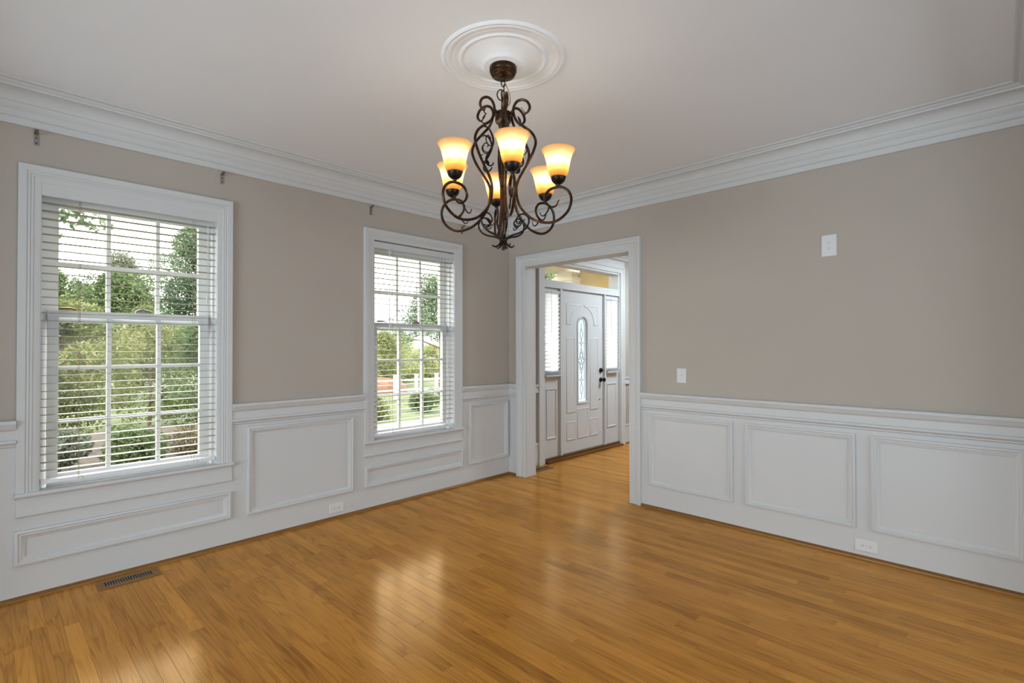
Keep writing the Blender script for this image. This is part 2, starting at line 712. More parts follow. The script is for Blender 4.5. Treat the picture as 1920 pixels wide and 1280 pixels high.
WO, WZ0, WZ1 = 0.465, 0.555, 2.325
door_hole = (4.56, 6.25, 0.0, 2.45)
nb = lambda mb, a, b, z0, z1: mb.box(a, b, W, W + WT, z0, z1)
wall_north = wall_with_holes(XW - 0.2, XE + 0.15, -0.1, H, [(C1 - WO, C1 + WO, WZ0, WZ1), (C2 - WO, C2 + WO, WZ0, WZ1), door_hole], nb).build('wall_north', M['wall'])
tag(wall_north, 'beige wall with two tall windows above white panelled wainscot', 'wall', kind='structure')

OY0, OY1, OZ = 2.387, 3.640, 2.230    # cased opening to the foyer
eb = lambda mb, a, b, z0, z1: mb.box(D, D + DT, a, b, z0, z1)
wall_east = wall_with_holes(YS - 0.15, W, 0.0, H, [(OY0 - 0.02, OY1 + 0.02, 0.0, OZ + 0.02)], eb).build('wall_east', M['wall'])
tag(wall_east, 'long beige wall above white wainscot, right of the foyer opening', 'wall', kind='structure')

sb = lambda mb, a, b, z0, z1: mb.box(a, b, YS - 0.12, YS, z0, z1)
wall_south = wall_with_holes(XW - 0.2, D, 0.0, H, [(0.30, 3.70, 0.0, 2.56)], sb)  # unseen opening, made wide and high to pass the fill light
wall_south.box(D + DT, XE + 0.15, YS - 0.12, YS, 0, H)
wall_south = wall_south.build('wall_south', M['wall'])
tag(wall_south, 'beige wall behind the viewer with a wide opening to the living room, shaped to pass fill light', 'wall', kind='structure')
wb = lambda mb, a, b, z0, z1: mb.box(XW - 0.12, XW, a, b, z0, z1)
wall_west = wall_with_holes(YS - 0.15, W, 0.0, H, [(0.05, 3.55, 0.0, 2.56)], wb).build('wall_west', M['wall'])  # another unseen opening, widened for the western fill light
tag(wall_west, 'beige wall left of the viewer with a wide opening to the kitchen, shaped to pass fill light', 'wall', kind='structure')
wall_foyer = MB().box(XE, XE + 0.15, YS - 0.15, W, 0, H).build('wall_foyer', M['wall'])
tag(wall_foyer, 'beige side wall of the foyer beyond the opening', 'wall', kind='structure')

# unseen rooms behind the camera, added to hold the fill lights
mbs = MB()
mbs.box(-0.6, 4.3, -4.6, YS - 0.15, -0.12, 0.0)
o = mbs.build('floor_living', M['carpet'])
tag(o, 'unseen living room carpet floor behind the viewer, made pale to cut warm bounce', 'floor', kind='structure')
mbs = MB()
mbs.box(-4.7, XW - 0.2, -0.5, 4.1, -0.12, 0.0)
o = mbs.build('floor_kitchen', M['carpet'])
tag(o, 'unseen kitchen floor left of the viewer, made pale to cut warm bounce', 'floor', kind='structure')
mbs = MB()
mbs.box(-0.7, -0.55, -4.6, YS - 0.15, 0, H).box(4.2, 4.35, -4.6, YS - 0.15, 0, H)
mbs.box(-0.7, 4.35, -4.6, -4.45, 0, H)
o = mbs.build('wall_living', M['wall'])
tag(o, 'unseen beige living room walls behind the viewer', 'wall', kind='structure')
mbs = MB()
mbs.box(-4.7, XW - 0.2, -0.6, -0.5, 0, H).box(-4.7, XW - 0.2, 4.05, 4.2, 0, H)
mbs.box(-4.8, -4.6, -0.6, 4.2, 0, H)
o = mbs.build('wall_kitchen', M['wall'])
tag(o, 'unseen beige kitchen walls left of the viewer', 'wall', kind='structure')
o = MB().box(-0.7, 4.35, -4.6, YS - 0.15, H, H + 0.2).build('ceiling_living', M['ceil'])
tag(o, 'unseen white living room ceiling behind the viewer', 'ceiling', kind='structure')
o = MB().box(-4.8, XW - 0.2, -0.6, 4.2, H, H + 0.2).build('ceiling_kitchen', M['ceil'])
tag(o, 'unseen white kitchen ceiling left of the viewer', 'ceiling', kind='structure')

# wainscot boards, chair rails, panel mouldings
WP = 0.012


def prof_rail():
    # (height below the top, proud)
    return [(0.0, 0.0), (0.0, 0.040), (-0.008, 0.046), (-0.018, 0.046), (-0.028, 0.038), (-0.040, 0.036), (-0.052, 0.026),
            (-0.056, 0.020), (-0.104, 0.020), (-0.108, 0.032), (-0.120, 0.036), (-0.128, 0.028), (-0.134, 0.020), (-0.142, 0.022), (-0.147, WP), (-0.147, 0.0)]


RT = 0.984


def rail(wall, a0, a1, fmap, back=True):
    mb = MB()
    pr = [(o + RT, p) for o, p in prof_rail()]
    n = len(pr)
    vs = [fmap(a0, z, p) for z, p in pr] + [fmap(a1, z, p) for z, p in pr]
    fs = [(k, k + 1, n + k + 1, n + k) for k in range(n - 1)] + [tuple(range(n)), tuple(reversed(range(n, 2 * n)))]
    mb.add(vs, fs)
    return mb.build('chair_rail', M['white'], wall, smooth=35)


PPROF = [(0.0, 0.0), (0.0, 0.016), (0.006, 0.020), (0.013, 0.020), (0.018, 0.014), (0.026, 0.016), (0.034, 0.010), (0.040, 0.008), (0.046, 0.003), (0.046, 0.0)]


def panel(wall, a0, a1, z0, z1, fmap):
    f2 = lambda a, z, p: fmap(a, z, p + WP)
    path = [(a0, z0), (a1, z0), (a1, z1), (a0, z1)]
    MB().sweep(path, PPROF, f2, closed=True, side=1).build('panel_moulding', M['white'], wall, smooth=35)


mb = MB()
for a0, a1, zt in ((XW, C1 - 0.53, RT - 0.02), (C1 - 0.53, C1 + 0.53, 0.57), (C1 + 0.53, C2 - 0.53, RT - 0.02), (C2 - 0.53, C2 + 0.53, 0.57), (C2 + 0.53, D, RT - 0.02)):
    mb.box(a0, a1, W - WP, W, 0, zt)
mb.build('wainscot_board', M['white'], wall_north)
rail(wall_north, XW, C1 - 0.54, NORTH)
rail(wall_north, C1 + 0.54, C2 - 0.54, NORTH)
rail(wall_north, C2 + 0.54, D, NORTH)
panel(wall_north, -0.42, 0.02, 0.190, 0.808, NORTH)
panel(wall_north, 0.116, 1.196, 0.190, 0.378, NORTH)
panel(wall_north, 1.300, 2.122, 0.190, 0.812, NORTH)
panel(wall_north, 2.230, 3.306, 0.194, 0.372, NORTH)
panel(wall_north, 3.394, 3.945, 0.194, 0.806, NORTH)

mb = MB()
mb.box(D - WP, D, YS, OY0 - 0.11, 0, RT - 0.02)
mb.box(D - WP, D, OY1 + 0.11, W, 0, RT - 0.02)
mb.build('wainscot_board', M['white'], wall_east)
rail(wall_east, YS, OY0 - 0.117, EAST)
rail(wall_east, OY1 + 0.117, W, EAST)
panel(wall_east, 1.486, 2.192, 0.193, 0.806, EAST)
panel(wall_east, 0.698, 1.397, 0.195, 0.806, EAST)
panel(wall_east, -0.085, 0.612, 0.193, 0.806, EAST)

# foyer: chair rail and base on the front wall either side of the entry
for a0, a1 in ((D + DT, 4.47), (6.335, XE)):
    mb = MB().box(a0, a1, W - 0.022, W, 0.850, 0.880).box(a0, a1, W - 0.016, W, 0.880, 0.925).box(a0, a1, W - 0.026, W, 0.925, 0.945)
    mb.build('chair_rail', M['white'], wall_north)
    mb = MB().box(a0, a1, W - 0.016, W, 0, 0.25).box(a0, a1, W - 0.022, W, 0.25, 0.272)
    mb.build('base_board', M['white'], wall_north)

# shoe moulding
def shoe(name, a0, a1, fmap, label):
    pr = [(0.0, 0.0), (0.0, 0.019), (0.006, 0.019), (0.013, 0.015), (0.018, 0.008), (0.021, 0.0)]
    n = len(pr)
    vs = [fmap(a0, z, p + WP) for z, p in pr] + [fmap(a1, z, p + WP) for z, p in pr]
    fs = [(k, k + 1, n + k + 1, n + k) for k in range(n - 1)] + [tuple(range(n)), tuple(reversed(range(n, 2 * n)))]
    o = MB().add(vs, fs).build(name, M['oak_trim'], smooth=60)
    return tag(o, label, 'moulding', kind='structure')


shoe('baseboard_north', XW, D - WP, NORTH, 'brown oak shoe moulding along the foot of the window wall')
shoe('baseboard_east', YS, OY0 - 0.117, EAST, 'brown oak shoe moulding along the wall right of the foyer opening')
shoe('baseboard_corner', OY1 + 0.117, W - WP, EAST, 'short stub of oak shoe moulding in the corner beside the opening')
shoe('baseboard_foyer', D + DT + 0.02, 4.46, lambda a, z, p: (a, W - p, z), 'short oak shoe moulding in the foyer left of the front door')
shoe('baseboard_entry', 6.34, XE, lambda a, z, p: (a, W - p, z), 'oak shoe moulding in the foyer right of the front door')

# crown mouldings: (proud, z)
CROWN = [(0.0, 2.606), (0.014, 2.606), (0.018, 2.612), (0.018, 2.642), (0.028, 2.646), (0.032, 2.652), (0.032, 2.678), (0.040, 2.684), (0.046, 2.694),
         (0.052, 2.700), (0.056, 2.712), (0.064, 2.716), (0.070, 2.732), (0.082, 2.748), (0.098, 2.760), (0.118, 2.766), (0.140, 2.768), (0.142, 2.776),
         (0.152, 2.779), (0.160, 2.786), (0.164, 2.790), (0.180, 2.791), (0.186, 2.796), (0.186, 2.802), (0.0, 2.802)]


def crown(name, p0, p1, nrm, label):
    n = len(CROWN)
    vs = []
    for p in (p0, p1):
        for o, z in CROWN:
            vs.append((p[0] + nrm[0] * o, p[1] + nrm[1] * o, z))
    fs = [(k, k + 1, n + k + 1, n + k) for k in range(n - 1)] + [tuple(range(n)), tuple(reversed(range(n, 2 * n)))]
    o = MB().add(vs, fs).build(name, M['white'], smooth=30)
    return tag(o, label, 'crown moulding', kind='structure')


crown('trim_1', (XW, W), (D, W), (0, -1), 'white stepped crown moulding above the two windows')
crown('trim_2', (D, YS), (D, W), (-1, 0), 'white stepped crown moulding above the foyer opening wall')
crown('trim_3', (XW, YS), (D, YS), (0, 1), 'white crown moulding over the near wall at the top right corner')
crown('trim_4', (XW, YS), (XW, W), (1, 0), 'white crown moulding along the wall left of the viewer')
crown('trim_5', (D + DT, W), (XE, W), (0, -1), 'white crown moulding in the foyer above the front door')

# ------------------------------------------------------------------ cased opening to the foyer
op = empty('trim_6', (D, (OY0 + OY1) / 2, 0), 'white casing and jamb framing the opening to the foyer', 'door casing', kind='structure')
OPROF = [(0.0, 0.0), (0.0, 0.016), (0.006, 0.020), (0.014, 0.020), (0.018, 0.016), (0.050, 0.017), (0.075, 0.021), (0.080, 0.025), (0.096, 0.026), (0.100, 0.032), (0.118, 0.032), (0.118, 0.0)]
path = [(OY0, 0), (OY0, OZ), (OY1, OZ), (OY1, 0)]
MB().sweep(path, OPROF, EAST, side=1).build('casing', M['white'], op, smooth=35)
MB().sweep(path, OPROF, EASTB, side=1).build('casing', M['white'], op, smooth=35)
mb = MB().box(D - 0.002, D + DT + 0.002, OY1, OY1 + 0.02, 0, OZ + 0.02).box(D - 0.002, D + DT + 0.002, OY0 - 0.02, OY0, 0, OZ + 0.02)
mb.box(D - 0.002, D + DT + 0.002, OY0, OY1, OZ, OZ + 0.02)
mb.build('jamb', M['white'], op)

# ------------------------------------------------------------------ windows
CPROF = [(0.0, 0.0), (0.0, 0.016), (0.003, 0.018), (0.030, 0.019), (0.033, 0.022), (0.040, 0.0225), (0.043, 0.020), (0.047, 0.024), (0.053, 0.0245), (0.057, 0.0225), (0.061, 0.027), (0.092, 0.028), (0.095, 0.025), (0.095, 0.0)]
PANE_X = [(-0.362, -0.1395), (-0.1175, 0.1175), (0.1395, 0.362)]


def make_sash(root, name, c, yc, z0, z1, rows, rail_b, rail_t, th=0.034):
    """frame with muntins and panes; rows = list of (z0,z1) pane openings"""
    gx0, gx1 = c - 0.362, c + 0.362
    so = 0.412
    mb = MB()
    mb.box(c - so, gx0, yc - th / 2, yc + th / 2, z0, z1).box(gx1, c + so, yc - th / 2, yc + th / 2, z0, z1)
    mb.box(gx0, gx1, yc - th / 2, yc + th / 2, z0, rail_b).box(gx0, gx1, yc - th / 2, yc + th / 2, rail_t, z1)
    sash = mb.build(name, M['sash'], root)
    for xa, xb in ((PANE_X[0][1], PANE_X[1][0]), (PANE_X[1][1], PANE_X[2][0])):
        MB().box(c + xa, c + xb, yc - 0.014, yc + 0.014, rail_b, rail_t).build('muntin', M['sash'], sash)
    for k in range(len(rows) - 1):
        MB().box(gx0, gx1, yc - 0.0135, yc + 0.0135, rows[k][1], rows[k + 1][0]).build('muntin', M['sash'], sash)
    for (za, zb) in rows:
        for xa, xb in PANE_X:
            me = MB().box(c + xa, c + xb, yc - 0.002, yc + 0.002, za, zb)
            me.build('pane', M['pane'], sash)
    return sash


def make_window(idx, c, label):
    r = empty('window_%d' % idx, (c, W, 0.56), label, 'window', kind='structure')
    z0, zt = 0.560, 2.305
    path = [(c - 0.445, z0), (c - 0.445, zt), (c + 0.445, zt), (c + 0.445, z0)]
    MB().sweep(path, CPROF, NORTH, side=1).build('casing', M['white'], r, smooth=35)
    mb = MB()
    mb.box(c - 0.465, c - 0.445, W, W + WT, z0, zt + 0.02).box(c + 0.445, c + 0.465, W, W + WT, z0, zt + 0.02)
    mb.box(c - 0.445, c + 0.445, W, W + WT, zt, zt + 0.02)
    # sash tracks
    for s in (-1, 1):
        mb.box(c + s * 0.412, c + s * 0.445, W + 0.112, W + WT, z0, zt)
        mb.box(c + s * 0.432, c + s * 0.445, W + 0.052, W + 0.112, z0, zt)
    mb.box(c - 0.412, c + 0.412, W + 0.11, W + WT, 2.262, zt)
    mb.build('jamb', M['sash'], r)
    # sloping sill and stool
    mb = MB()
    mb.add([(c - 0.445, W - 0.012, 0.552), (c + 0.445, W - 0.012, 0.552), (c + 0.445, W + WT + 0.03, 0.545), (c - 0.445, W + WT + 0.03, 0.545),
            (c - 0.445, W - 0.012, 0.580), (c + 0.445, W - 0.012, 0.580), (c + 0.445, W + WT + 0.03, 0.572), (c - 0.445, W + WT + 0.03, 0.572)],
           [(0, 3, 2, 1), (4, 5, 6, 7), (0, 1, 5, 4), (1, 2, 6, 5), (2, 3, 7, 6), (3, 0, 4, 7)])
    mb.build('sill', M['sash'], r)
    pr = [(0.556, 0.0), (0.556, 0.034), (0.562, 0.042), (0.572, 0.045), (0.580, 0.042), (0.583, 0.036), (0.583, 0.0)]
    n = len(pr)
    a0, a1 = c - 0.546, c + 0.546
    vs = [NORTH(a0, z, p) for z, p in pr] + [NORTH(a1, z, p) for z, p in pr]
    fs = [(k, k + 1, n + k + 1, n + k) for k in range(n - 1)] + [tuple(range(n)), tuple(reversed(range(n, 2 * n)))]
    MB().add(vs, fs).build('stool', M['white'], r, smooth=60)
    pr = [(0.450, 0.0), (0.450, 0.022), (0.456, 0.028), (0.466, 0.028), (0.472, 0.022), (0.500, 0.020), (0.556, 0.020), (0.556, 0.0)]
    n = len(pr)
    a0, a1 = c - 0.540, c + 0.540
    vs = [NORTH(a0, z, p) for z, p in pr] + [NORTH(a1, z, p) for z, p in pr]
    fs = [(k, k + 1, n + k + 1, n + k) for k in range(n - 1)] + [tuple(range(n)), tuple(reversed(range(n, 2 * n)))]
    MB().add(vs, fs).build('apron', M['white'], r, smooth=40)
    make_sash(r, 'upper_sash', c, W + 0.130, 1.530, 2.262, [(1.568, 1.864), (1.888, 2.208)], 1.568, 2.208)
    ls = make_sash(r, 'lower_sash', c, W + 0.088, 0.578, 1.598, [(0.648, 0.938), (0.960, 1.250), (1.272, 1.558)], 0.648, 1.558)
    # sash lock at the middle and a brass latch at the left
    mb = MB().box(c + 0.0, c + 0.075, W + 0.066, W + 0.086, 1.598, 1.605)
    mb.tube(spline([(c + 0.005, W + 0.074, 1.604), (c + 0.03, W + 0.070, 1.618), (c + 0.06, W + 0.070, 1.614), (c + 0.085, W + 0.066, 1.606)], 5), [0.008] * 16, 8)
    mb.build('sash_lock', M['steel'], ls, smooth=True)
    mb = MB().box(c - 0.362, c - 0.30, W + 0.062, W + 0.084, 1.602, 1.616)
    mb.tube([(c - 0.362, W + 0.060, 1.610), (c - 0.31, W + 0.058, 1.610), (c - 0.285, W + 0.060, 1.606)], [0.007, 0.007, 0.004], 8)
    mb.build('sash_latch', M['brass'], ls, smooth=True)
    return r


make_window(1, C1, 'tall white double-hung window nearest the viewer at the left')
make_window(2, C2, 'smaller-looking white double-hung window next to the corner and foyer opening')


# ------------------------------------------------------------------ blinds
def make_blind(c, label, cords, gap, wand_x, pull_x):
    yb = W + 0.024
    b = empty('window_blind', (c, yb, 0.61), label, 'blind', group='slatted blinds on the dining room windows')
    hw = 0.440
    vt = 2.3049 - gap
    mb = MB()
    pr = [(2.238, 0.002), (2.238, 0.012), (2.244, 0.016), (vt - 0.016, 0.016), (vt - 0.004, 0.016), (vt, 0.0158), (vt, 0.002)]
    n = len(pr)
    a0, a1 = c - 0.4449, c + 0.4449
    vs = [NORTH(a0, z, p) for z, p in pr] + [NORTH(a1, z, p) for z, p in pr]
    fs = [(k, k + 1, n + k + 1, n + k) for k in range(n)[:-1]] + [(n - 1, 0, n, 2 * n - 1)] + [tuple(range(n)), tuple(reversed(range(n, 2 * n)))]
    mb.add(vs, fs)
    mb.build('valance', M['white'], b, smooth=30)
    MB().box(c - hw, c + hw, W, W + 0.048, 2.252, 2.296).build('head_rail', M['white'], b)
    # one slat, gently crowned
    prof = [(-0.0250, -0.0005), (-0.012, 0.0002), (0.0, 0.0005), (0.012, 0.0002), (0.0250, -0.0005)]
    top = [(y, z + 0.0010) for y, z in prof]
    bot = [(y, z - 0.0010) for y, z in reversed(prof)]
    ring = top + bot
    n = len(ring)
    vs = [(-hw, y, z) for y, z in ring] + [(hw, y, z) for y, z in ring]
    fs = [(k, (k + 1) % n, n + (k + 1) % n, n + k) for k in range(n)] + [tuple(reversed(range(n))), tuple(range(n, 2 * n))]
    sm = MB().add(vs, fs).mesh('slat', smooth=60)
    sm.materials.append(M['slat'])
    z = 2.205
    while z > 0.655:
        s = bpy.data.objects.new('slat', sm)
        col.objects.link(s)
        s.parent = b
        s.matrix_parent_inverse = parent_inv(b)
        s.location = (c, yb, z + random.uniform(-0.0012, 0.0012))
        s.rotation_euler = (math.radians(random.uniform(-0.9, 0.9)), 0, 0)
        z -= 0.0447
    MB().box(c - hw, c + hw, yb - 0.026, yb + 0.026, 0.612, 0.632).build('bottom_rail', M['sash'], b)
    for cx in cords:
        mb = MB()
        for dy in (-0.027, 0.027):
            mb.tube([(cx, yb + dy, 2.255), (cx, yb + dy, 0.618)], 0.0010, 5)
        mb.tube([(cx + 0.006, yb - 0.003, 2.255), (cx + 0.006, yb - 0.003, 0.618)], 0.0008, 5)
        mb.tube(spline([(cx, yb - 0.028, 0.640), (cx + 0.012, yb - 0.031, 0.634), (cx + 0.020, yb - 0.030, 0.622), (cx + 0.021, yb - 0.029, 0.612)], 4), 0.0010, 5)
        mb.build('ladder_cord', M['cord'], b)
    if wand_x:
        mb = MB().tube([(wand_x, W - 0.006, 2.24), (wand_x, W - 0.010, 1.47)], 0.0042, 8)
        mb.tube([(wand_x, W - 0.006, 2.25), (wand_x, W - 0.006, 2.236)], 0.006, 8)
        mb.build('tilt_wand', M['plate'], b, smooth=True)
    if pull_x:
        mb = MB().tube([(pull_x, W - 0.004, 2.24), (pull_x, W - 0.006, 1.72)], 0.0013, 5)
        mb.tube([(pull_x + 0.006, W - 0.004, 2.24), (pull_x + 0.004, W - 0.006, 1.56)], 0.0013, 5)
        mb.lathe([(0.001, 1.730), (0.005, 1.722), (0.008, 1.700), (0.009, 1.690), (0.001, 1.688)], (pull_x, W - 0.006), 10)
        mb.build('pull_cord', M['plate'], b, smooth=True)
    return b


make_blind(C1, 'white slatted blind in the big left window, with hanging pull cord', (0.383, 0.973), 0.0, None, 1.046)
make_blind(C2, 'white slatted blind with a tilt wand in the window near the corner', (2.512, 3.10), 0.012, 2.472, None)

# ------------------------------------------------------------------ front door with sidelights and transom
dr = empty('door_1', (5.40, W, 0), 'white front door with sidelights and transom seen through the opening', 'front door', kind='structure')
YD = 3.930                            # door face
# outer casing
path = [(4.551, 0), (4.551, 2.42), (6.245, 2.42), (6.245, 0)]
DPROF = [(0.0, 0.0), (0.0, 0.014), (0.010, 0.018), (0.055, 0.020), (0.062, 0.028), (0.088, 0.030), (0.088, 0.0)]
MB().sweep(path, DPROF, NORTH, side=1).build('casing', M['white'], dr, smooth=35)
MB().box(4.463, 6.333, W - 0.022, W, 2.50, 2.585).build('frieze_board', M['white'], dr)
# frame members: jambs, mullions, transom bar, sidelight rails
mb = MB()
mb.box(4.551, 4.600, W, W + WT, 0, 2.45)
mb.box(6.235, 6.25, W, W + WT, 0, 2.45)
mb.box(6.205, 6.235, W + 0.004, W + WT, 2.095, 2.45)
mb.box(4.60, 6.205, W, W + WT, 2.395, 2.45)
mb.box(4.60, 6.205, W + 0.004, W + WT, 2.095, 2.185)
mb.box(4.905, 4.943, W + 0.004, W + WT, 0, 2.10)
mb.box(5.865, 5.895, W + 0.004, W + WT, 0, 2.10)
mb.build('frame', M['white'], dr)
MB().box(4.60, 6.205, 3.985, 3.990, 2.185, 2.395).build('transom_pane', M['pane'], dr)
mb = MB().sweep([(4.60, 2.185), (6.205, 2.185), (6.205, 2.395), (4.60, 2.395)], [(0, 0), (0, 0.02), (0.008, 0.014), (0.012, 0.0)], lambda a, z, p: (a, 3.992 - p, z), closed=True, side=1)
mb.build('transom_bead', M['white'], dr)
for k, (a0, a1) in enumerate(((4.60, 4.905), (5.895, 6.235))):
    zs = 1.06
    sl = MB().box(a0, a1, 3.925, 3.975, 0.05, zs).box(a0, a1, 3.925, 3.975, 2.035, 2.10)
    sl.box(a0, a0 + 0.03, 3.925, 3.975, zs, 2.035).box(a1 - 0.03, a1, 3.925, 3.975, zs, 2.035)
    sl = sl.build('sidelight', M['white'], dr)
    MB().box(a0 + 0.03, a1 - 0.03, 3.958, 3.962, zs, 2.035).build('pane', M['pane'], sl)
    MB().sweep([(a0 + 0.055, 0.27), (a1 - 0.055, 0.27), (a1 - 0.055, 0.88), (a0 + 0.055, 0.88)], [(0, 0), (0.004, 0.010), (0.014, 0.010), (0.022, 0.002), (0.028, 0.0)],
               lambda a, z, p: (a, 3.9255 - p, z), closed=True, side=1).build('panel_moulding', M['white'], sl)
MB().box(4.60, 6.23, W - 0.055, W + WT, 0.0, 0.022).box(4.60, 6.23, W + 0.0, W + WT, 0.022, 0.05).build('threshold', M['oak_dark'], dr)

# leaf
DX0, DX1, DZ0, DZ1 = 4.945, 5.863, 0.052, 2.093
LX0, LX1, LZ0, LZA = 5.307, 5.496, 0.672, 1.668    # glazed slot, arched top above LZA
lc, lr = (LX0 + LX1) / 2, (LX1 - LX0) / 2
arch = [(lc + lr * math.cos(a), LZA + lr * math.sin(a)) for a in [PI * k / 14 for k in range(15)]]   # right to left
mb = MB()


def ext(poly, y0, y1):
    n = len(poly)
    vs = [(a, y0, z) for a, z in poly] + [(a, y1, z) for a, z in poly]
    fs = [tuple(range(n)), tuple(reversed(range(n, 2 * n)))] + [(k, n + k, n + (k + 1) % n, (k + 1) % n) for k in range(n)]
    mb.add(vs, fs)


ext([(DX0, DZ0), (LX0, DZ0), (LX0, DZ1), (DX0, DZ1)], YD, YD + 0.045)
ext([(LX1, DZ0), (DX1, DZ0), (DX1, DZ1), (LX1, DZ1)], YD, YD + 0.045)
ext([(LX0, DZ0), (LX1, DZ0), (LX1, LZ0), (LX0, LZ0)], YD, YD + 0.045)
for k in range(14):
    (xa, za), (xb, zb) = arch[k], arch[k + 1]
    ext([(xa, za), (xa, DZ1), (xb, DZ1), (xb, zb)], YD, YD + 0.045)
leaf = mb.build('leaf', M['white'], dr)
outl = [(LX0, LZ0), (LX1, LZ0)] + arch
YDM = lambda a, z, p: (a, YD - p, z)
MB().sweep(outl, [(-0.030, 0.0), (-0.026, 0.010), (-0.012, 0.012), (-0.004, 0.008), (0.0, 0.0), (0.004, -0.02)], YDM, closed=True, side=1).build('glazing_bead', M['white'], leaf, smooth=40)
gl = MB()
n = len(outl)
gl.add([(a, YD + 0.024, z) for a, z in outl] + [(a, YD + 0.028, z) for a, z in outl], [tuple(range(n)), tuple(reversed(range(n, 2 * n)))] + [(k, n + k, n + (k + 1) % n, (k + 1) % n) for k in range(n)])
gl = gl.build('glass_panel', M['frost'], leaf)
cm = MB()
yc = YD + 0.021
inner = [(lc + (a - lc) * 0.70, LZ0 + 0.035 + (z - LZ0) * 0.95) for a, z in outl]
cm.tube([(a, yc, z) for a, z in inner + inner[:1]], 0.0028, 5, cap=False)
w = lr * 0.70
zc = 1.20


def lens(z0, z1, hw):
    for s in (-1, 1):
        cm.tube(spline([(lc, yc, z0), (lc + s * hw * 0.8, yc, z0 + (z1 - z0) * 0.3), (lc + s * hw, yc, (z0 + z1) / 2), (lc + s * hw * 0.8, yc, z0 + (z1 - z0) * 0.7), (lc, yc, z1)], 5), 0.0028, 5)


def dia(z, hw, hh):
    cm.tube([(lc, yc, z - hh), (lc + hw, yc, z), (lc, yc, z + hh), (lc - hw, yc, z), (lc, yc, z - hh)], 0.0028, 5)


lens(1.47, 1.62, 0.028)
lens(0.76, 0.91, 0.028)
dia(1.43, 0.022, 0.04)
dia(0.95, 0.022, 0.04)
lens(1.20, 1.36, 0.030)
lens(1.03, 1.20, 0.030)
dia(1.20, w, 0.12)
dia(1.20, w, 0.05)
cm.tube([(lc, yc, 1.62), (lc, yc, 1.69)], 0.0025, 5)
cm.tube([(lc, yc, 1.36), (lc, yc, 1.39)], 0.0025, 5)
cm.tube([(lc, yc, 0.99), (lc, yc, 1.03)], 0.0025, 5)
cm.tube([(lc, yc, 0.71), (lc, yc, 0.76)], 0.0025, 5)
for zz in (1.43, 0.95):
    cm.tube([(lc - w, yc, zz), (lc + w, yc, zz)], 0.0022, 5)
cm.build('caming', M['lead'], gl)
EMB = [(0.0, 0.0), (0.003, 0.005), (0.010, 0.007), (0.018, 0.004), (0.024, 0.0)]


def emboss(poly):
    MB().sweep(poly, EMB, YDM, closed=True, side=1).build('panel_moulding', M['white'], leaf, smooth=50)


def rect(a0, a1, z0, z1):
    return [(a0, z0), (a1, z0), (a1, z1), (a0, z1)]


for s in (-1, 1):
    e0, e1 = lc + s * 0.16, lc + s * 0.345
    a0, a1 = min(e0, e1), max(e0, e1)
    emboss(rect(a0, a1, 0.545, 1.500))
    emboss(rect(a0, a1, 0.200, 0.440))
    # upper panel with a curved inner edge
    cv = [(lc + s * (0.03 + 0.22 * math.sin(t)), 1.66 + 0.24 * math.cos(t)) for t in [PI / 2 * k / 8 for k in range(9)]]
    poly = [(lc + s * 0.345, 1.66), (lc + s * 0.345, 1.93)] + [(lc + s * 0.03, 1.93)] + cv
    if s < 0:
        poly = list(reversed(poly))
    emboss(poly)
emboss(rect(lc - 0.125, lc + 0.125, 0.20, 0.590))
for zz in (1.885, 1.045, 0.265):
    mb = MB().box(DX0 - 0.012, DX0 + 0.004, YD - 0.006, YD + 0.002, zz - 0.05, zz + 0.05)
    mb.tube([(DX0 - 0.003, YD - 0.008, zz - 0.052), (DX0 - 0.003, YD - 0.008, zz + 0.052)], 0.006, 8)
    mb.build('hinge', M['steel'], leaf)
kx = 5.808


def ylathe(mb, prof, cx, cz, n=20):
    """lathe about the Y axis; prof of (radius, y)"""
    vs, fs = [], []
    for r, y in prof:
        for k in range(n):
            a = 2 * PI * k / n
            vs.append((cx + r * math.cos(a), y, cz + r * math.sin(a)))
    for i in range(len(prof) - 1):
        for k in range(n):
            k2 = (k + 1) % n
            fs.append((i * n + k, i * n + k2, (i + 1) * n + k2, (i + 1) * n + k))
    fs.append(tuple(range(n)))
    fs.append(tuple(reversed([(len(prof) - 1) * n + k for k in range(n)])))
    mb.add(vs, fs)


mb = MB()
ylathe(mb, [(0.034, YD), (0.034, YD - 0.006), (0.028, YD - 0.012), (0.013, YD - 0.016), (0.012, YD - 0.034), (0.022, YD - 0.042), (0.029, YD - 0.056), (0.026, YD - 0.070), (0.012, YD - 0.077)], kx, 0.935)
mb.build('knob', M['black'], leaf, smooth=True)
mb = MB()
ylathe(mb, [(0.033, YD), (0.033, YD - 0.008), (0.026, YD - 0.018), (0.010, YD - 0.020), (0.008, YD - 0.030)], kx, 1.062)
mb.box(kx - 0.004, kx + 0.004, YD - 0.036, YD - 0.02, 1.045, 1.079)
mb.build('deadbolt', M['black'], leaf, smooth=True)
mb = MB()
ylathe(mb, [(0.010, YD), (0.010, YD - 0.004), (0.006, YD - 0.008)], kx - 0.028, 0.672)
mb.build('chain_plug', M['steel'], leaf, smooth=True)


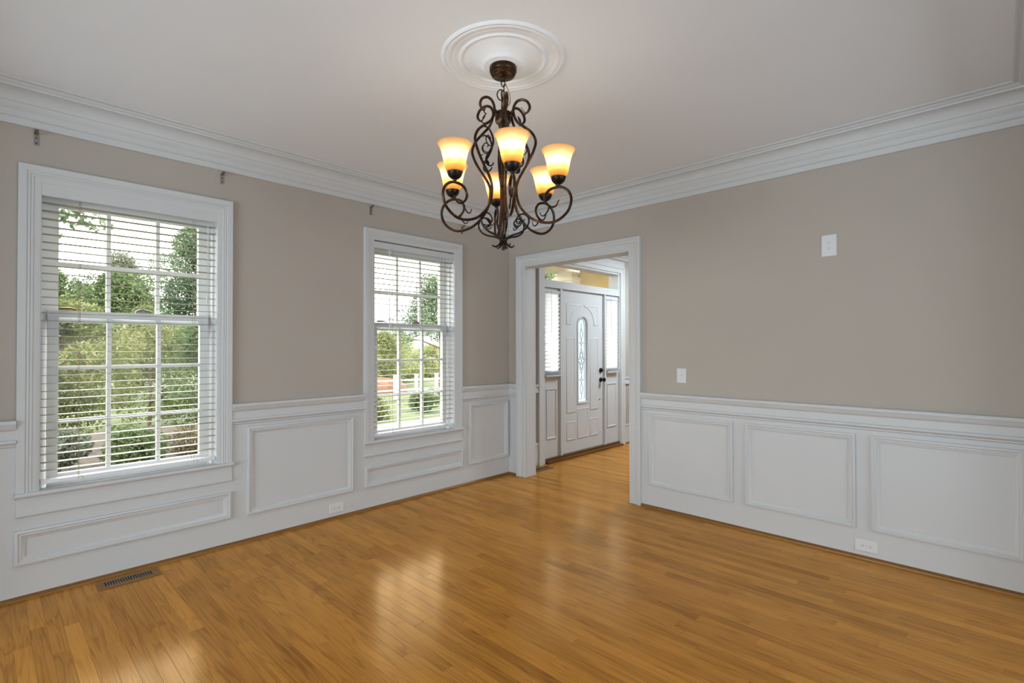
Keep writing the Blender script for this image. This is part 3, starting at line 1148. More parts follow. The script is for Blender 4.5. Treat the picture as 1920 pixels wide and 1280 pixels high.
# sidelight blinds: thin translucent slats, stacked at the bottom
def side_blind(a0, a1, label):
    yb = 3.912
    b = empty('sidelight_blind', ((a0 + a1) / 2, yb, 1.02), label, 'blind', group='narrow blinds beside the front door')
    MB().box(a0, a1, yb - 0.014, yb + 0.012, 2.035, 2.062).build('head_rail', M['white'], b)
    hw = (a1 - a0) / 2 - 0.004
    prof = [(-0.024, -0.002), (0.0, 0.0015), (0.024, -0.002)]
    ring = [(y, z + 0.0006) for y, z in prof] + [(y, z - 0.0006) for y, z in reversed(prof)]
    n = len(ring)
    vs = [(-hw, y, z) for y, z in ring] + [(hw, y, z) for y, z in ring]
    fs = [(k, (k + 1) % n, n + (k + 1) % n, n + k) for k in range(n)] + [tuple(reversed(range(n))), tuple(range(n, 2 * n))]
    sm = MB().add(vs, fs).mesh('slat', smooth=60)
    sm.materials.append(M['slat_thin'])
    z = 2.012
    while z > 1.11:
        s = bpy.data.objects.new('slat', sm)
        col.objects.link(s)
        s.parent = b
        s.matrix_parent_inverse = parent_inv(b)
        s.location = ((a0 + a1) / 2, yb, z)
        s.rotation_euler = (math.radians(-64), 0, 0)
        z -= 0.047
    for k in range(8):
        s = bpy.data.objects.new('slat', sm)
        col.objects.link(s)
        s.parent = b
        s.matrix_parent_inverse = parent_inv(b)
        s.location = ((a0 + a1) / 2 + random.uniform(-0.003, 0.003), yb - 0.012, 1.050 + k * 0.0055)
        s.rotation_euler = (math.radians(random.uniform(-3, 3)), 0, 0)
    MB().box(a0 + 0.002, a1 - 0.002, yb - 0.036, yb + 0.012, 1.025, 1.044).build('bottom_rail', M['white'], b)
    mb = MB().tube(spline([(a0 + 0.11, yb - 0.024, 2.05), (a0 + 0.112, yb - 0.028, 1.75), (a0 + 0.105, yb - 0.028, 1.50)], 6), 0.002, 6)
    mb.build('pull_cord', M['steel'], b)
    return b


side_blind(4.605, 4.900, 'narrow white blind on the sidelight left of the front door')
side_blind(5.900, 6.200, 'narrow white blind on the sidelight right of the front door')

# ------------------------------------------------------------------ ceiling medallion
MX, MY = 1.7656, 1.7604
prof = [(0.0, 0.042), (0.070, 0.042), (0.076, 0.040), (0.084, 0.038), (0.092, 0.039), (0.100, 0.036), (0.106, 0.030), (0.112, 0.027), (0.150, 0.020), (0.190, 0.012), (0.194, 0.009), (0.200, 0.016), (0.208, 0.020), (0.214, 0.017),
        (0.218, 0.009), (0.226, 0.007), (0.234, 0.011), (0.246, 0.014), (0.254, 0.012), (0.258, 0.016), (0.268, 0.020), (0.276, 0.020), (0.281, 0.014), (0.285, 0.018), (0.292, 0.019), (0.298, 0.013), (0.301, 0.006), (0.304, 0.0)]
mb = MB().lathe([(r, H - (p if r < 0.15 else p * 0.55)) for r, p in prof], (MX, MY), 96)
o = mb.build('ceiling_medallion', M['ceil'], smooth=25)
tag(o, 'round white ringed plaster medallion on the ceiling above the chandelier', 'ceiling medallion')

# ------------------------------------------------------------------ chandelier
ch = empty('chandelier', (MX, MY, 1.85), 'dark bronze scrolled chandelier with six lit amber bell shades', 'chandelier')
AX, AY = MX, MY
SC = 1.0134                            # the hub and arm profiles below are drawn at 1/SC
PHI0 = math.radians(8.9)
fh = Vector((math.cos(YAW), math.sin(YAW)))
rh = Vector((math.sin(YAW), -math.cos(YAW)))


def put(name, me, parent, rz):
    o = bpy.data.objects.new(name, me)
    col.objects.link(o)
    o.parent = parent
    if parent is ch:
        o.matrix_parent_inverse = parent_inv(ch)
        o.location = (AX, AY, CAMZ * (1 - SC))
        o.scale = (SC, SC, SC)
        o.rotation_euler = (0, 0, rz)
    return o


def put_mb(name, mb, mat, smooth=35):
    me = mb.mesh(name, smooth)
    me.materials.append(mat)
    return put(name, me, ch, YAW - PI / 2)


put_mb('canopy', MB().lathe([(0.0, 2.742), (0.065, 2.742), (0.0665, 2.736), (0.066, 2.720), (0.063, 2.714), (0.0595, 2.712), (0.0605, 2.707), (0.056, 2.699), (0.044, 2.692), (0.022, 2.689), (0.013, 2.686), (0.010, 2.674), (0.0, 2.672)], (0, 0), 36), M['bronze'])


def torus_link(mb, c, rx, rz, r, ang):
    pts = []
    for k in range(21):
        a = 2 * PI * k / 20
        lx, lz = rx * math.cos(a), rz * math.sin(a)
        pts.append((c[0] + lx * math.cos(ang), c[1] + lx * math.sin(ang), c[2] + lz))
    mb.tube(pts, r, 6, cap=False)


zl = 2.664
for k in range(3):
    mb = MB()
    torus_link(mb, (0.004 * (k % 2), 0, zl), 0.010, 0.018, 0.0030, PI / 2 if k % 2 else 0.5)
    put_mb('chain_link', mb, M['bronze'], True)
    zl -= 0.027
mb = MB()
torus_link(mb, (-0.010, 0, 2.606), 0.020, 0.026, 0.0030, 0.3)
put_mb('wire_loop', mb, M['bronze'], True)
put_mb('supply_wire', MB().tube(spline([(0.012, 0, 2.66), (0.030, 0, 2.615), (0.034, 0, 2.575), (0.026, 0, 2.556), (0.012, 0, 2.55)], 6), 0.0022, 6), M['brass'], True)
put_mb('top_fitting', MB().lathe([(0.0, 2.618), (0.012, 2.616), (0.015, 2.600), (0.011, 2.586), (0.013, 2.570), (0.017, 2.562), (0.015, 2.545), (0.009, 2.540), (0.010, 2.500), (0.0, 2.500)], (0.008, 0), 20), M['brass'], True)
put_mb('hub', MB().lathe([(0.0, 2.522), (0.036, 2.520), (0.039, 2.514), (0.039, 2.478), (0.037, 2.472), (0.0, 2.470)], (0, 0), 32), M['bronze'])
put_mb('stem', MB().lathe([(0.0, 2.60), (0.010, 2.60), (0.010, 2.20), (0.014, 2.195), (0.014, 2.16), (0.010, 2.155), (0.010, 2.03), (0.014, 2.02), (0.017, 1.99), (0.014, 1.95), (0.011, 1.94), (0.013, 1.915), (0.020, 1.905), (0.020, 1.893), (0.010, 1.886), (0.0085, 1.880), (0.0085, 1.850), (0.0, 1.849)], (0, 0), 20), M['bronze'])

ARM = [(0.110, 2.499), (0.125, 2.501), (0.137, 2.522), (0.126, 2.550), (0.099, 2.566), (0.072, 2.562), (0.056, 2.540), (0.054, 2.510), (0.072, 2.465), (0.108, 2.434), (0.147, 2.399), (0.166, 2.358),
       (0.158, 2.318), (0.129, 2.261), (0.080, 2.185), (0.068, 2.130), (0.086, 2.055), (0.147, 1.989), (0.218, 1.964), (0.275, 1.971), (0.322, 2.008), (0.339, 2.058), (0.328, 2.097), (0.298, 2.121),
       (0.266, 2.125), (0.230, 2.114), (0.212, 2.084), (0.219, 2.055), (0.242, 2.036), (0.265, 2.039), (0.281, 2.066)]
APTS = spline([(r, 0, z) for r, z in ARM], 6)
na = len(APTS)
ARAD = [0.0066 if 10 < k < na - 24 else (0.0066 - 0.0030 * (max(0, 10 - k) / 10) if k <= 10 else 0.0066 - 0.0036 * ((k - (na - 24)) / 24)) for k in range(na)]
arm_me = MB().tube(APTS, ARAD, 9).tube([(0.034, 0, 2.512), (0.056, 0, 2.520)], 0.0062, 8).mesh('arm', smooth=True)
arm_me.materials.append(M['bronze'])


def leafshape(mb, p, d, up, ln, wd):
    """pointed curled leaf with thickness"""
    d = Vector(d).normalized()
    up = Vector(up).normalized()
    s = d.cross(up).normalized()
    p = Vector(p)
    vs, fs = [], []
    rows = [(0, 0.12), (0.3, 0.8), (0.55, 1.0), (0.8, 0.6), (1.0, 0.05)]
    for t, ww in rows:
        c = p + d * ln * t + up * ln * 0.35 * t * t
        for a, h_ in ((-1, 0.15), (0, -0.12), (1, 0.15)):
            vs.append(c + s * wd * ww * a + up * wd * h_)
        for a, h_ in ((-1, 0.0), (0, -0.30), (1, 0.0)):
            vs.append(c + s * wd * ww * a + up * wd * (h_ - 0.12))
    for i in range(len(rows) - 1):
        b0, b1 = i * 6, (i + 1) * 6
        for k in (0, 1):
            fs.append((b0 + k, b0 + k + 1, b1 + k + 1, b1 + k))
            fs.append((b0 + 3 + k, b1 + 3 + k, b1 + 4 + k, b0 + 4 + k))
        fs.append((b0, b1, b1 + 3, b0 + 3))
        fs.append((b0 + 2, b0 + 5, b1 + 5, b1 + 2))
    mb.add(vs, fs)


lf = MB()
leafshape(lf, (0.112, 0, 2.500), (-0.4, 0, 1.0), (-0.6, 0, 0.2), 0.030, 0.008)
lf.tube(spline([(0.118, 0, 2.499), (0.110, 0, 2.488), (0.100, 0, 2.486)], 4), [0.003] * 9, 6)
leaf_me = lf.mesh('scroll_leaf', smooth=True)
leaf_me.materials.append(M['bronze'])
# vine tendril inside the upper S
TEN = [(0.128, 2.418), (0.105, 2.424), (0.081, 2.414), (0.064, 2.385), (0.061, 2.354), (0.076, 2.322), (0.093, 2.296), (0.104, 2.270), (0.099, 2.250), (0.082, 2.243), (0.066, 2.250), (0.060, 2.262)]
TP = spline([(r, 0, z) for r, z in TEN], 5)
tb = MB().tube(TP, [0.0050 - 0.0030 * abs(k / len(TP) - 0.35) for k in range(len(TP))], 7)
C2T = [(0.070, 2.338), (0.088, 2.338), (0.104, 2.352), (0.106, 2.372), (0.094, 2.384), (0.080, 2.376), (0.080, 2.362)]
tb.tube(spline([(r, 0.004, z) for r, z in C2T], 5), 0.0026, 6)
C3T = [(0.090, 2.300), (0.108, 2.298), (0.122, 2.310), (0.122, 2.326), (0.112, 2.334)]
tb.tube(spline([(r, -0.004, z) for r, z in C3T], 5), 0.0026, 6)
leafshape(tb, (0.099, 0, 2.268), (-0.6, 0, -0.7), (0.5, 0.2, -0.3), 0.028, 0.006)
ten_me = tb.mesh('tendril', smooth=True)
ten_me.materials.append(M['bronze_dark'])
# small tail curl under the lamp scroll
tl = MB().tube(spline([(0.232, 0, 2.036), (0.222, 0, 2.014), (0.206, 0, 1.998), (0.192, 0, 2.002), (0.186, 0, 2.018)], 5), [0.0042 - 0.0024 * k / 20 for k in range(21)], 7)
tail_me = tl.mesh('tail_curl', smooth=True)
tail_me.materials.append(M['bronze_dark'])
# lower bracket scroll
BR = [(0.016, 1.905), (0.045, 1.918), (0.085, 1.928), (0.118, 1.948), (0.132, 1.980), (0.122, 2.004), (0.102, 2.016), (0.080, 2.010), (0.067, 1.990), (0.074, 1.972), (0.090, 1.972)]
BP = spline([(r, 0, z) for r, z in BR], 6)
bk = MB().tube(BP, [0.0052 - 0.0022 * (k / len(BP)) for k in range(len(BP))], 8)
bk.tube(spline([(0.112, 0, 1.990), (0.096, 0.004, 1.978), (0.082, 0.006, 1.962), (0.070, 0.004, 1.958), (0.062, 0, 1.968)], 5), 0.0026, 6)
leafshape(bk, (0.100, 0, 1.986), (-0.8, 0.1, -0.5), (0.2, 0, 0.8), 0.030, 0.008)
leafshape(bk, (0.086, 0, 1.972), (-0.5, -0.2, 0.7), (-0.6, 0, -0.3), 0.024, 0.006)
br_me = bk.mesh('lower_bracket', smooth=True)
br_me.materials.append(M['bronze_dark'])
# curled foot petals at the bottom
ft = MB()
ft.tube(spline([(0.010, 0, 1.892), (0.020, 0, 1.876), (0.036, 0, 1.866), (0.048, 0, 1.868), (0.054, 0, 1.874)], 5), [0.0055 - 0.0025 * k / 20 for k in range(21)], 7)
foot_me = ft.mesh('foot_petal', smooth=True)
foot_me.materials.append(M['bronze_dark'])
LR = 0.277
cup_me = MB().lathe([(0.0, 2.126), (0.007, 2.128), (0.009, 2.136), (0.020, 2.142), (0.030, 2.152), (0.035, 2.166), (0.036, 2.172), (0.033, 2.170), (0.026, 2.158), (0.0, 2.150)], (LR, 0), 24).mesh('lamp_cup', smooth=40)
cup_me.materials.append(M['bronze_dark'])
SH = [(0.026, 2.160), (0.036, 2.170), (0.0435, 2.186), (0.0485, 2.206), (0.0525, 2.226), (0.0565, 2.246), (0.0615, 2.264), (0.068, 2.280), (0.0755, 2.293), (0.079, 2.298)]
inner = [(r - 0.003, z + 0.0005) for r, z in reversed(SH)]
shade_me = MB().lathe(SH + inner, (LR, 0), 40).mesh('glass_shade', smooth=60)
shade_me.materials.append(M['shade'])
bulb_me = MB().lathe([(0.0, 2.214), (0.009, 2.214), (0.012, 2.222), (0.018, 2.230), (0.0225, 2.242), (0.0235, 2.252), (0.021, 2.264), (0.013, 2.273), (0.0, 2.276)], (LR, 0), 16).mesh('bulb', smooth=True)
bulb_me.materials.append(M['bulb'])
sock_me = MB().lathe([(0.0, 2.158), (0.012, 2.158), (0.012, 2.205), (0.0095, 2.214), (0.0, 2.2135)], (LR, 0), 14).mesh('socket', smooth=40)
sock_me.materials.append(M['plate'])

for k in range(6):
    a = PHI0 + k * PI / 3
    d = -fh * math.cos(a) + rh * math.sin(a)
    rz = math.atan2(d.y, d.x)
    arm = put('arm', arm_me, ch, rz)
    put('scroll_leaf', leaf_me, arm, rz)
    put('tendril', ten_me, arm, rz)
    put('tail_curl', tail_me, arm, rz)
    put('lower_bracket', br_me, ch, rz)
    put('foot_petal', foot_me, ch, rz + PI / 6)
    put('lamp_cup', cup_me, ch, rz)
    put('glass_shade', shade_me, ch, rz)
    put('bulb', bulb_me, ch, rz)
    put('socket', sock_me, ch, rz)


# ------------------------------------------------------------------ outlets and switch plates
def wall_plate(name, fmap, a, z, hw, hh, label, cat, kind, horiz=False, group=None, base=0.0):
    f = lambda u, v, p: fmap(a + u, z + v, base + p)
    e = 0.003
    root = empty(name, f(0, 0, 0), label, cat, group)
    mb = MB()
    ring = lambda s, p: [f(-hw + s, -hh + s, p), f(hw - s, -hh + s, p), f(hw - s, hh - s, p), f(-hw + s, hh - s, p)]
    vs = ring(0, 0) + ring(0, 0.003) + ring(e, 0.006)
    mb.add(vs, [(0, 1, 5, 4), (1, 2, 6, 5), (2, 3, 7, 6), (3, 0, 4, 7), (4, 5, 9, 8), (5, 6, 10, 9), (6, 7, 11, 10), (7, 4, 8, 11), (8, 9, 10, 11), (3, 2, 1, 0)])
    mb.build('plate', M['plate'], root)

    def fb(u0, u1, v0, v1, p0, p1):
        m = MB()
        if horiz:
            u0, u1, v0, v1 = v0, v1, u0, u1
        vv = [f(u0, v0, p0), f(u1, v0, p0), f(u1, v1, p0), f(u0, v1, p0), f(u0, v0, p1), f(u1, v0, p1), f(u1, v1, p1), f(u0, v1, p1)]
        return m.add(vv, [(0, 3, 2, 1), (4, 5, 6, 7), (0, 1, 5, 4), (1, 2, 6, 5), (2, 3, 7, 6), (3, 0, 4, 7)])

    if kind == 'outlet':
        for s in (-1, 1):
            vz = s * 0.0205
            m = MB()
            pts = []
            for k in range(20):
                t = 2 * PI * k / 20
                uu, v_ = 0.0165 * math.cos(t), max(-0.0125, min(0.0125, 0.0165 * math.sin(t)))
                if horiz:
                    pts.append((v_ + vz, uu))
                else:
                    pts.append((uu, v_ + vz))
            vs = [f(u, v, 0.005) for u, v in pts] + [f(u * 1.0, v, 0.0075) for u, v in pts]
            fs = [(k, (k + 1) % 20, 20 + (k + 1) % 20, 20 + k) for k in range(20)] + [tuple(range(20, 40))]
            rec = m.add(vs, fs).build('receptacle', M['plate'], root)
            sl = fb(-0.0075, -0.0055, vz - 0.0015, vz + 0.006, 0.0072, 0.0079)
            b2 = fb(0.0055, 0.0075, vz - 0.0010, vz + 0.006, 0.0072, 0.0079)
            b3 = fb(-0.0022, 0.0022, vz - 0.0085, vz - 0.0045, 0.0072, 0.0079)
            sl.add(b2.v, b2.f).add(b3.v, b3.f)
            sl.build('slots', M['slot'], rec)
        fb(-0.002, 0.002, -0.002, 0.002, 0.005, 0.0072).build('screw', M['steel'], root)
    else:
        fb(-0.011, 0.011, -0.022, 0.022, 0.005, 0.0072).build('switch_frame', M['plate'], root)
        fb(-0.005, 0.005, -0.002, 0.012, 0.006, 0.018).build('toggle', M['plate'], root)
        for s in (-1, 1):
            fb(-0.0022, 0.0022, s * 0.030 - 0.0022, s * 0.030 + 0.0022, 0.005, 0.0072).build('screw', M['steel'], root)
    return root


wall_plate('wall_outlet', EAST, 0.842, 2.068, 0.045, 0.073, 'white outlet plate set high on the beige right wall', 'outlet', 'outlet')
wall_plate('light_switch', EAST, 1.904, 1.142, 0.040, 0.060, 'white switch plate on the beige wall just above the chair rail', 'light switch', 'switch')
wall_plate('wall_outlet', EAST, 0.644, 0.0855, 0.062, 0.038, 'white sideways outlet low on the wainscot of the right wall', 'outlet', 'outlet', True, base=WP)
wall_plate('wall_outlet', NORTH, 1.978, 0.0855, 0.060, 0.038, 'white sideways outlet low under the wainscot panel between the windows', 'outlet', 'outlet', True, base=WP)

# ------------------------------------------------------------------ curtain rod brackets
for x, lab, m in ((0.191, 'small steel curtain bracket on the wall above the left edge of the big window', 'steel'),
                  (1.134, 'small steel curtain bracket above the right edge of the big window', 'steel'),
                  (2.290, 'small steel curtain bracket above the left edge of the corner window', 'steel'),
                  (3.314, 'small brass curtain bracket above the right edge of the corner window', 'brass')):
    r = empty('curtain_bracket', (x, W, 2.52), lab, 'bracket', group='curtain brackets over the windows')
    MB().box(x - 0.010, x + 0.010, W - 0.004, W, 2.515, 2.585).build('back_plate', M[m], r)
    mb = MB()
    mb.add([(x - 0.009, W - 0.004, 2.574), (x + 0.009, W - 0.004, 2.574), (x + 0.009, W - 0.004, 2.578), (x - 0.009, W - 0.004, 2.578),
            (x - 0.009, W - 0.048, 2.590), (x + 0.009, W - 0.048, 2.590), (x + 0.009, W - 0.048, 2.594), (x - 0.009, W - 0.048, 2.594)],
           [(0, 3, 2, 1), (4, 5, 6, 7), (0, 1, 5, 4), (1, 2, 6, 5), (2, 3, 7, 6), (3, 0, 4, 7)])
    mb.build('arm', M[m], r)
    for zz in (2.527, 2.556):
        mb = MB()
        ylathe(mb, [(0.004, W - 0.0035), (0.004, W - 0.006), (0.002, W - 0.007)], x, zz, 10)
        mb.build('screw', M['slot'], r)


# ------------------------------------------------------------------ floor registers
def register(x0, x1, y0, y1, nslot, label, mat):
    r = empty('floor_register', ((x0 + x1) / 2, (y0 + y1) / 2, 0), label, 'floor vent', group='floor registers')
    fx, fy = 0.038, 0.040
    mb = MB()
    mb.box(x0, x1, y0, y0 + fy, 0.0, 0.005).box(x0, x1, y1 - fy, y1, 0.0, 0.005)
    mb.box(x0, x0 + fx, y0 + fy, y1 - fy, 0.0, 0.005).box(x1 - fx, x1, y0 + fy, y1 - fy, 0.0, 0.005)
    mb.build('frame', mat, r)
    MB().box(x0 + fx, x1 - fx, y0 + fy, y1 - fy, 0.0002, 0.0010).build('grille_well', M['slot'], r)
    p = (x1 - x0 - 2 * fx) / nslot
    for k in range(1, nslot):
        xx = x0 + fx + k * p
        MB().box(xx - p * 0.16, xx + p * 0.16, y0 + fy, y1 - fy, 0.001, 0.0044).build('louvre', M['steel'], r)
    return r


register(0.452, 0.756, 3.690, 3.832, 19, 'brown wooden floor vent below the big left window', M['oak_trim'])
register(4.235, 4.525, 3.700, 3.826, 12, 'dark floor vent in the foyer beside the opening jamb', M['oak_dark'])

# ------------------------------------------------------------------ outdoors
GZ = -0.50
o = MB().box(-40, 70, W + WT + 0.02, 110, GZ - 0.3, GZ).build('ground', M['lawn'])
tag(o, 'green lawn stretching away outside the windows', 'lawn', kind='structure')
o = MB().box(-3.0, 5.4, W + WT + 0.1, 14.5, GZ, GZ + 0.02).build('mulch_bed', M['mulch'])
tag(o, 'brown pine straw bed outside the big left window', 'flower bed', kind='structure')
o = MB().box(5.8, 9.4, 9.2, 10.8, GZ, GZ + 0.02).build('garden_path', M['stone'])
tag(o, 'pale paved path beyond the corner window', 'path', kind='structure')
mb = MB()
nu, nv = 24, 8
vs = [(10.7 + 1.5 * math.cos(2 * PI * i / nu) * math.cos(PI / 2 * j / nv), 17.9 + 0.8 * math.sin(2 * PI * i / nu) * math.cos(PI / 2 * j / nv),
       GZ + (0.66 + 0.05 * math.sin(3.1 * i)) * math.sin(PI / 2 * j / nv) ** 0.8) for j in range(nv + 1) for i in range(nu)]
mb.add(vs, [(j * nu + i, j * nu + (i + 1) % nu, (j + 1) * nu + (i + 1) % nu, (j + 1) * nu + i) for j in range(nv) for i in range(nu)])
o = mb.build('clay_bank', M['clay'], smooth=True)
tag(o, 'reddish earth bank beyond the fence, seen through the corner window', 'bank', kind='structure')


def leaves(name, mat, parent, cs, rad, n, size, squash=1.0, droop=0.0):
    """n leaf quads in clusters around the centres cs (list of (x,y,z)), each with its own tilt"""
    cs = np.array(cs)
    idx = rng.integers(0, len(cs), n)
    d = rng.normal(size=(n, 3))
    d /= np.linalg.norm(d, axis=1)[:, None]
    rr = np.asarray(rad)[idx] if np.ndim(rad) else rad
    rr = rr * np.cbrt(rng.uniform(0.25, 1, n))
    p = cs[idx] + d * rr[:, None] * np.array([1, 1, squash])
    if droop:
        p[:, 2] -= droop * rng.uniform(0, 1, n) ** 2
    u = rng.normal(size=(n, 3))
    u /= np.linalg.norm(u, axis=1)[:, None]
    w_ = np.cross(u, rng.normal(size=(n, 3)))
    w_ /= np.linalg.norm(w_, axis=1)[:, None]
    s = size * rng.uniform(0.6, 1.3, n)[:, None]
    v = np.stack([p - u * s, p + w_ * s * 0.45, p + u * s, p - w_ * s * 0.45], 1).reshape(-1, 3)
    me = bpy.data.meshes.new(name)
    me.vertices.add(4 * n)
    me.vertices.foreach_set('co', v.astype(np.float32).ravel())
    me.loops.add(4 * n)
    me.loops.foreach_set('vertex_index', np.arange(4 * n, dtype=np.int32))
    me.polygons.add(n)
    me.polygons.foreach_set('loop_start', np.arange(0, 4 * n, 4, dtype=np.int32))
    me.update(calc_edges=True)
    at = me.attributes.new('tint', 'FLOAT', 'FACE')
    base = rng.uniform(0, 1, len(cs))[idx] * 0.5
    at.data.foreach_set('value', np.clip(base + rng.uniform(0, 0.5, n), 0, 1).astype(np.float32))
    o = link(name, me, mat, parent)
    return o


def tree(name, x, y, h, r, label, cat, leafm, n, size, z0=0.25, trunk=0.12, ncl=26, group=None, squash=1.0, conic=0.0, flowers=0):
    root = empty(name, (x, y, GZ), label, cat, group)
    mb = MB()
    th = h * 0.75
    mb.tube(spline([(x, y, GZ - 0.05), (x + 0.03 * h * 0.3, y, GZ + th * 0.4), (x - 0.02 * h * 0.3, y + 0.02, GZ + th)], 4), [trunk * (1 - 0.09 * k) for k in range(9)], 8)
    for k in range(7):
        a = k * 2.4
        z = GZ + h * (0.3 + 0.07 * k)
        ln = r * 0.7
        mb.tube([(x, y, z), (x + math.cos(a) * ln * 0.5, y + math.sin(a) * ln * 0.5, z + h * 0.07), (x + math.cos(a) * ln, y + math.sin(a) * ln, z + h * 0.10)], [trunk * 0.4, trunk * 0.25, trunk * 0.1], 6)
    mb.build('trunk', M['bark'], root, smooth=True)
    cs, rad = [], []
    for k in range(ncl):
        t = random.random()
        z = GZ + h * (z0 + (1 - z0) * t * 0.93)
        prof = math.sin(PI * min(1, 0.18 + 0.80 * t)) if not conic else (1 - t) ** conic + 0.12
        a, q = random.uniform(0, 2 * PI), math.sqrt(random.random()) * 0.75
        cs.append((x + math.cos(a) * r * q * prof, y + math.sin(a) * r * q * prof, z))
        rad.append(r * random.uniform(0.28, 0.46) * (0.5 + 0.5 * prof))
    leaves('foliage', leafm, root, cs, np.array(rad), n, size, squash)
    if flowers:
        leaves('blossom', M['petal'], root, [c for c in cs if c[2] > GZ + h * 0.45][:7], np.array(rad[:7]) * 0.25, flowers, size * 0.6)
    return root


def shrub(name, x, y, h, r, label, leafm, n, size, group=None):
    root = empty(name, (x, y, GZ), label, 'shrub', group)
    mb = MB()
    for k in range(6):
        a = k * 1.05 + x
        mb.tube([(x, y, GZ), (x + math.cos(a) * r * 0.4, y + math.sin(a) * r * 0.4, GZ + h * 0.5), (x + math.cos(a) * r * 0.6, y + math.sin(a) * r * 0.6, GZ + h * 0.85)], [0.018, 0.012, 0.005], 5)
    mb.build('stem', M['bark'], root)
    cs = [(x + random.uniform(-1, 1) * r * 0.6, y + random.uniform(-1, 1) * r * 0.6, GZ + h * random.uniform(0.25, 0.75)) for _ in range(12)]
    leaves('foliage', leafm, root, cs, np.array([r * random.uniform(0.3, 0.5) for _ in cs]), n, size)
    return root


# seen through the big window (looking north)
tree('crape_myrtle', 0.95, 12.0, 2.9, 1.30, 'crape myrtle with a few pink blossoms outside the big left window', 'tree', M['leaf_yellow'], 19800, 0.036, z0=0.2, trunk=0.05, flowers=160)
tree('leafy_tree', 2.75, 14.8, 2.9, 1.35, 'bushy bright green tree outside the middle of the big window', 'tree', M['leaf_yellow'], 17600, 0.036, z0=0.15, trunk=0.05)
tree('leafy_tree', 3.35, 12.1, 2.7, 1.1, 'bushy green tree outside the right part of the big window', 'tree', M['leaf'], 17600, 0.036, z0=0.12, trunk=0.05)
tree('leafy_tree', 3.0, 20.5, 4.5, 2.0, 'rounded tree standing behind the crape myrtle', 'tree', M['leaf'], 19800, 0.056, z0=0.2)
tree('leafy_tree', 4.4, 30.0, 6.4, 2.3, 'rounded tree farther back behind the middle panes of the big window', 'tree', M['leaf_grey'], 17600, 0.063, z0=0.2)
tree('pine_tree', 6.2, 24.0, 7.4, 2.3, 'tall pine tree behind the right panes of the big window', 'tree', M['leaf_pine'], 48400, 0.059, z0=0.15, conic=0.50, ncl=60)
tree('leafy_tree', 1.6, 24.5, 4.7, 2.2, 'hazy green tree at the far left behind the crape myrtle', 'tree', M['leaf'], 20000, 0.06, z0=0.2)
shrub('low_shrub', 0.72, 9.9, 0.75, 0.50, 'pale grey green low shrub at the left foot of the big window view', M['leaf_grey'], 5720, 0.030, 'low shrubs in the bed')
shrub('low_shrub', 1.68, 10.0, 0.70, 0.50, 'low green shrub in the bed at the middle of the big window view', M['leaf'], 5720, 0.030, 'low shrubs in the bed')
shrub('low_shrub', 2.70, 10.3, 0.60, 0.50, 'dry straw coloured shrub at the right foot of the big window view', M['straw'], 5280, 0.030, 'low shrubs in the bed')
# overhanging branch near the glass
ob = empty('tree_branch', (0.15, 9.0, 3.0), 'leafy branch hanging into the top left panes of the big window', 'branch')
mb = MB().tube(spline([(-2.6, 9.2, 4.6), (-0.8, 9.1, 3.9), (0.3, 9.0, 3.45), (1.05, 9.0, 3.15)], 5), [0.03 - 0.0016 * k for k in range(16)], 6)
mb.build('twig', M['bark'], ob)
leaves('foliage', M['leaf_pine'], ob, [(0.45, 9.0, 3.35), (0.75, 9.0, 3.45), (0.8, 9.0, 3.15), (1.1, 9.0, 3.1), (0.3, 9.1, 3.1), (0.55, 9.0, 2.85)], 0.16, 420, 0.055)

# seen through the corner window (looking north-east)
tree('pine_tree', 13.9, 17.8, 4.9, 2.2, 'dark pine tree rising at the right of the corner window', 'tree', M['leaf_pine'], 28600, 0.050, z0=0.46, conic=0.5, ncl=44)
tree('weeping_shrub_tree', 13.1, 21.0, 2.65, 1.4, 'pale green feathery tree left of centre in the corner window', 'tree', M['leaf_pale'], 19800, 0.046, z0=0.12, trunk=0.05)
tree('weeping_shrub_tree', 15.6, 23.5, 2.85, 1.5, 'pale green feathery tree at the centre of the corner window', 'tree', M['leaf_pale'], 19800, 0.046, z0=0.12, trunk=0.05)
tree('weeping_shrub_tree', 18.6, 24.8, 2.0, 1.4, 'pale green feathery tree in front of the white gabled house', 'tree', M['leaf_pale'], 19800, 0.046, z0=0.12, trunk=0.05)
shrub('low_shrub', 6.9, 11.6, 0.7, 0.5, 'low green shrub beside the pale path outside the corner window', M['leaf_yellow'], 5280, 0.030, 'low shrubs by the path')
shrub('low_shrub', 8.9, 12.2, 0.6, 0.5, 'small bushy shrub between the path and the white fence', M['leaf'], 5280, 0.030, 'low shrubs by the path')
for tx, ty, lab in ((18.0, 43.0, 'round distant tree farthest left on the horizon beyond the corner window'), (23.8, 46.0, 'round distant tree on the horizon left of the white house'),
                    (36.0, 46.0, 'round distant tree on the horizon right of the white house'), (12.0, 44.0, 'round distant tree on the horizon between the two window views')):
    tree('distant_tree', tx, ty, 3.6, 2.6, lab, 'tree', M['leaf_grey'], 6000, 0.10, z0=0.1, group='distant trees on the horizon')
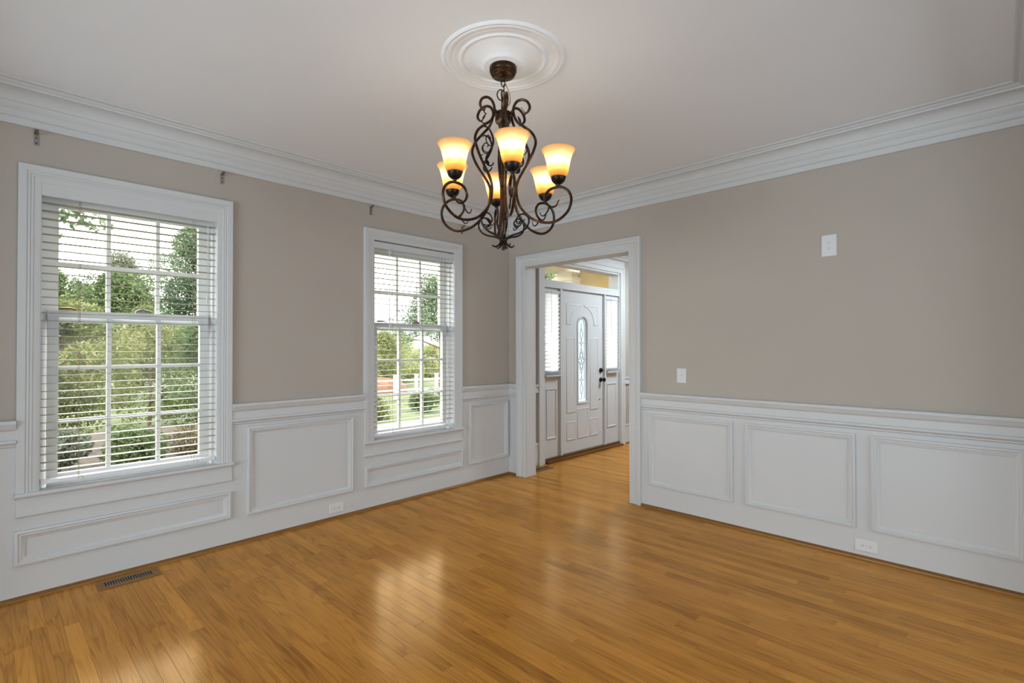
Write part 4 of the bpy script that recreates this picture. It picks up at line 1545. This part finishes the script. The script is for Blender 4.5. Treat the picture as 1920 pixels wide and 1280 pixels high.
# white fence
fr = empty('white_fence', (11.0, 15.2, GZ), 'white post and rail fence across the lawn outside the corner window', 'fence')
p0, p1 = Vector((8.6, 16.0)), Vector((13.4, 15.0))
dv = (p1 - p0).normalized()
ang = math.atan2(dv.y, dv.x)
for k in range(7):
    p = p0 + (p1 - p0) * k / 6
    mb = MB().box(-0.05, 0.05, -0.05, 0.05, GZ, GZ + 0.86).box(-0.065, 0.065, -0.065, 0.065, GZ + 0.86, GZ + 0.89)
    mb.v = [(p.x + vx * math.cos(ang) - vy * math.sin(ang), p.y + vx * math.sin(ang) + vy * math.cos(ang), vz) for vx, vy, vz in mb.v]
    mb.build('post', M['fence'], fr)
for zz in (0.30, 0.66):
    mb = MB().box(0, (p1 - p0).length, -0.02, 0.02, GZ + zz, GZ + zz + 0.045)
    mb.v = [(p0.x + vx * math.cos(ang) - vy * math.sin(ang), p0.y + vx * math.sin(ang) + vy * math.cos(ang), vz) for vx, vy, vz in mb.v]
    mb.build('rail', M['fence'], fr)
# neighbouring house
hs = empty('neighbour_house', (28.0, 36.0, GZ), 'white gabled neighbouring house far beyond the corner window', 'house')
hx0, hx1, hy0, hy1, hz, hp = 25.0, 29.0, 36.0, 42.0, 2.3, 4.0
mb = MB().box(hx0, hx1, hy0, hy1, GZ, hz)
mb.add([(hx0, hy0, hz), (hx1, hy0, hz), ((hx0 + hx1) / 2, hy0, hp), (hx0, hy1, hz), (hx1, hy1, hz), ((hx0 + hx1) / 2, hy1, hp)], [(0, 1, 2), (3, 5, 4), (0, 2, 5, 3), (1, 4, 5, 2)])
mb.build('wall', M['siding'], hs)
mb = MB()
xm = (hx0 + hx1) / 2
for s, xe in ((-1, hx0), (1, hx1)):
    mb.add([(xm, hy0 - 0.3, hp + 0.12), (xe + s * 0.3, hy0 - 0.3, hz - 0.05), (xe + s * 0.3, hy1 + 0.3, hz - 0.05), (xm, hy1 + 0.3, hp + 0.12),
            (xm, hy0 - 0.3, hp + 0.22), (xe + s * 0.3, hy0 - 0.3, hz + 0.06), (xe + s * 0.3, hy1 + 0.3, hz + 0.06), (xm, hy1 + 0.3, hp + 0.22)],
           [(0, 1, 2, 3), (7, 6, 5, 4), (0, 4, 5, 1), (1, 5, 6, 2), (2, 6, 7, 3), (3, 7, 4, 0)])
mb.build('roof', M['shingle'], hs)
for xx in (26.6, 28.4):
    f_ = MB().box(xx, xx + 0.7, hy0 - 0.05, hy0, 0.5, 1.6).build('window', M['fence'], hs)
    MB().box(xx + 0.08, xx + 0.62, hy0 - 0.06, hy0 - 0.04, 0.58, 1.52).build('pane', M['lead'], f_)

# porch outside the front door
pc = empty('porch', (5.7, 5.0, GZ), 'yellow porch with cream beam and column outside the front door', 'porch')
MB().box(4.0, 7.6, W + WT + 0.02, 5.9, GZ, -0.03).build('porch_floor', M['stone'], pc)
MB().box(4.0, 7.6, W + WT + 0.02, 6.0, 2.86, 2.95).build('porch_ceiling', M['porch'], pc)
MB().box(4.0, 7.6, 5.62, 5.84, 2.70, 2.86).build('beam', M['porch_trim'], pc)
MB().box(7.28, 7.44, W + WT + 0.02, 5.36, GZ, 2.86).build('side_wall', M['porch'], pc)
mb = MB().box(7.10, 7.40, 5.40, 5.70, GZ, 2.46).box(7.05, 7.45, 5.35, 5.75, 2.46, 2.54).box(7.02, 7.48, 5.32, 5.78, 2.54, 2.60).box(7.08, 7.42, 5.38, 5.72, 2.60, 2.70)
mb.build('column', M['porch_trim'], pc)
tree('leafy_tree', 9.4, 8.2, 4.2, 1.7, 'green tree glimpsed through the transom beyond the porch', 'tree', M['leaf'], 17600, 0.040, z0=0.25)
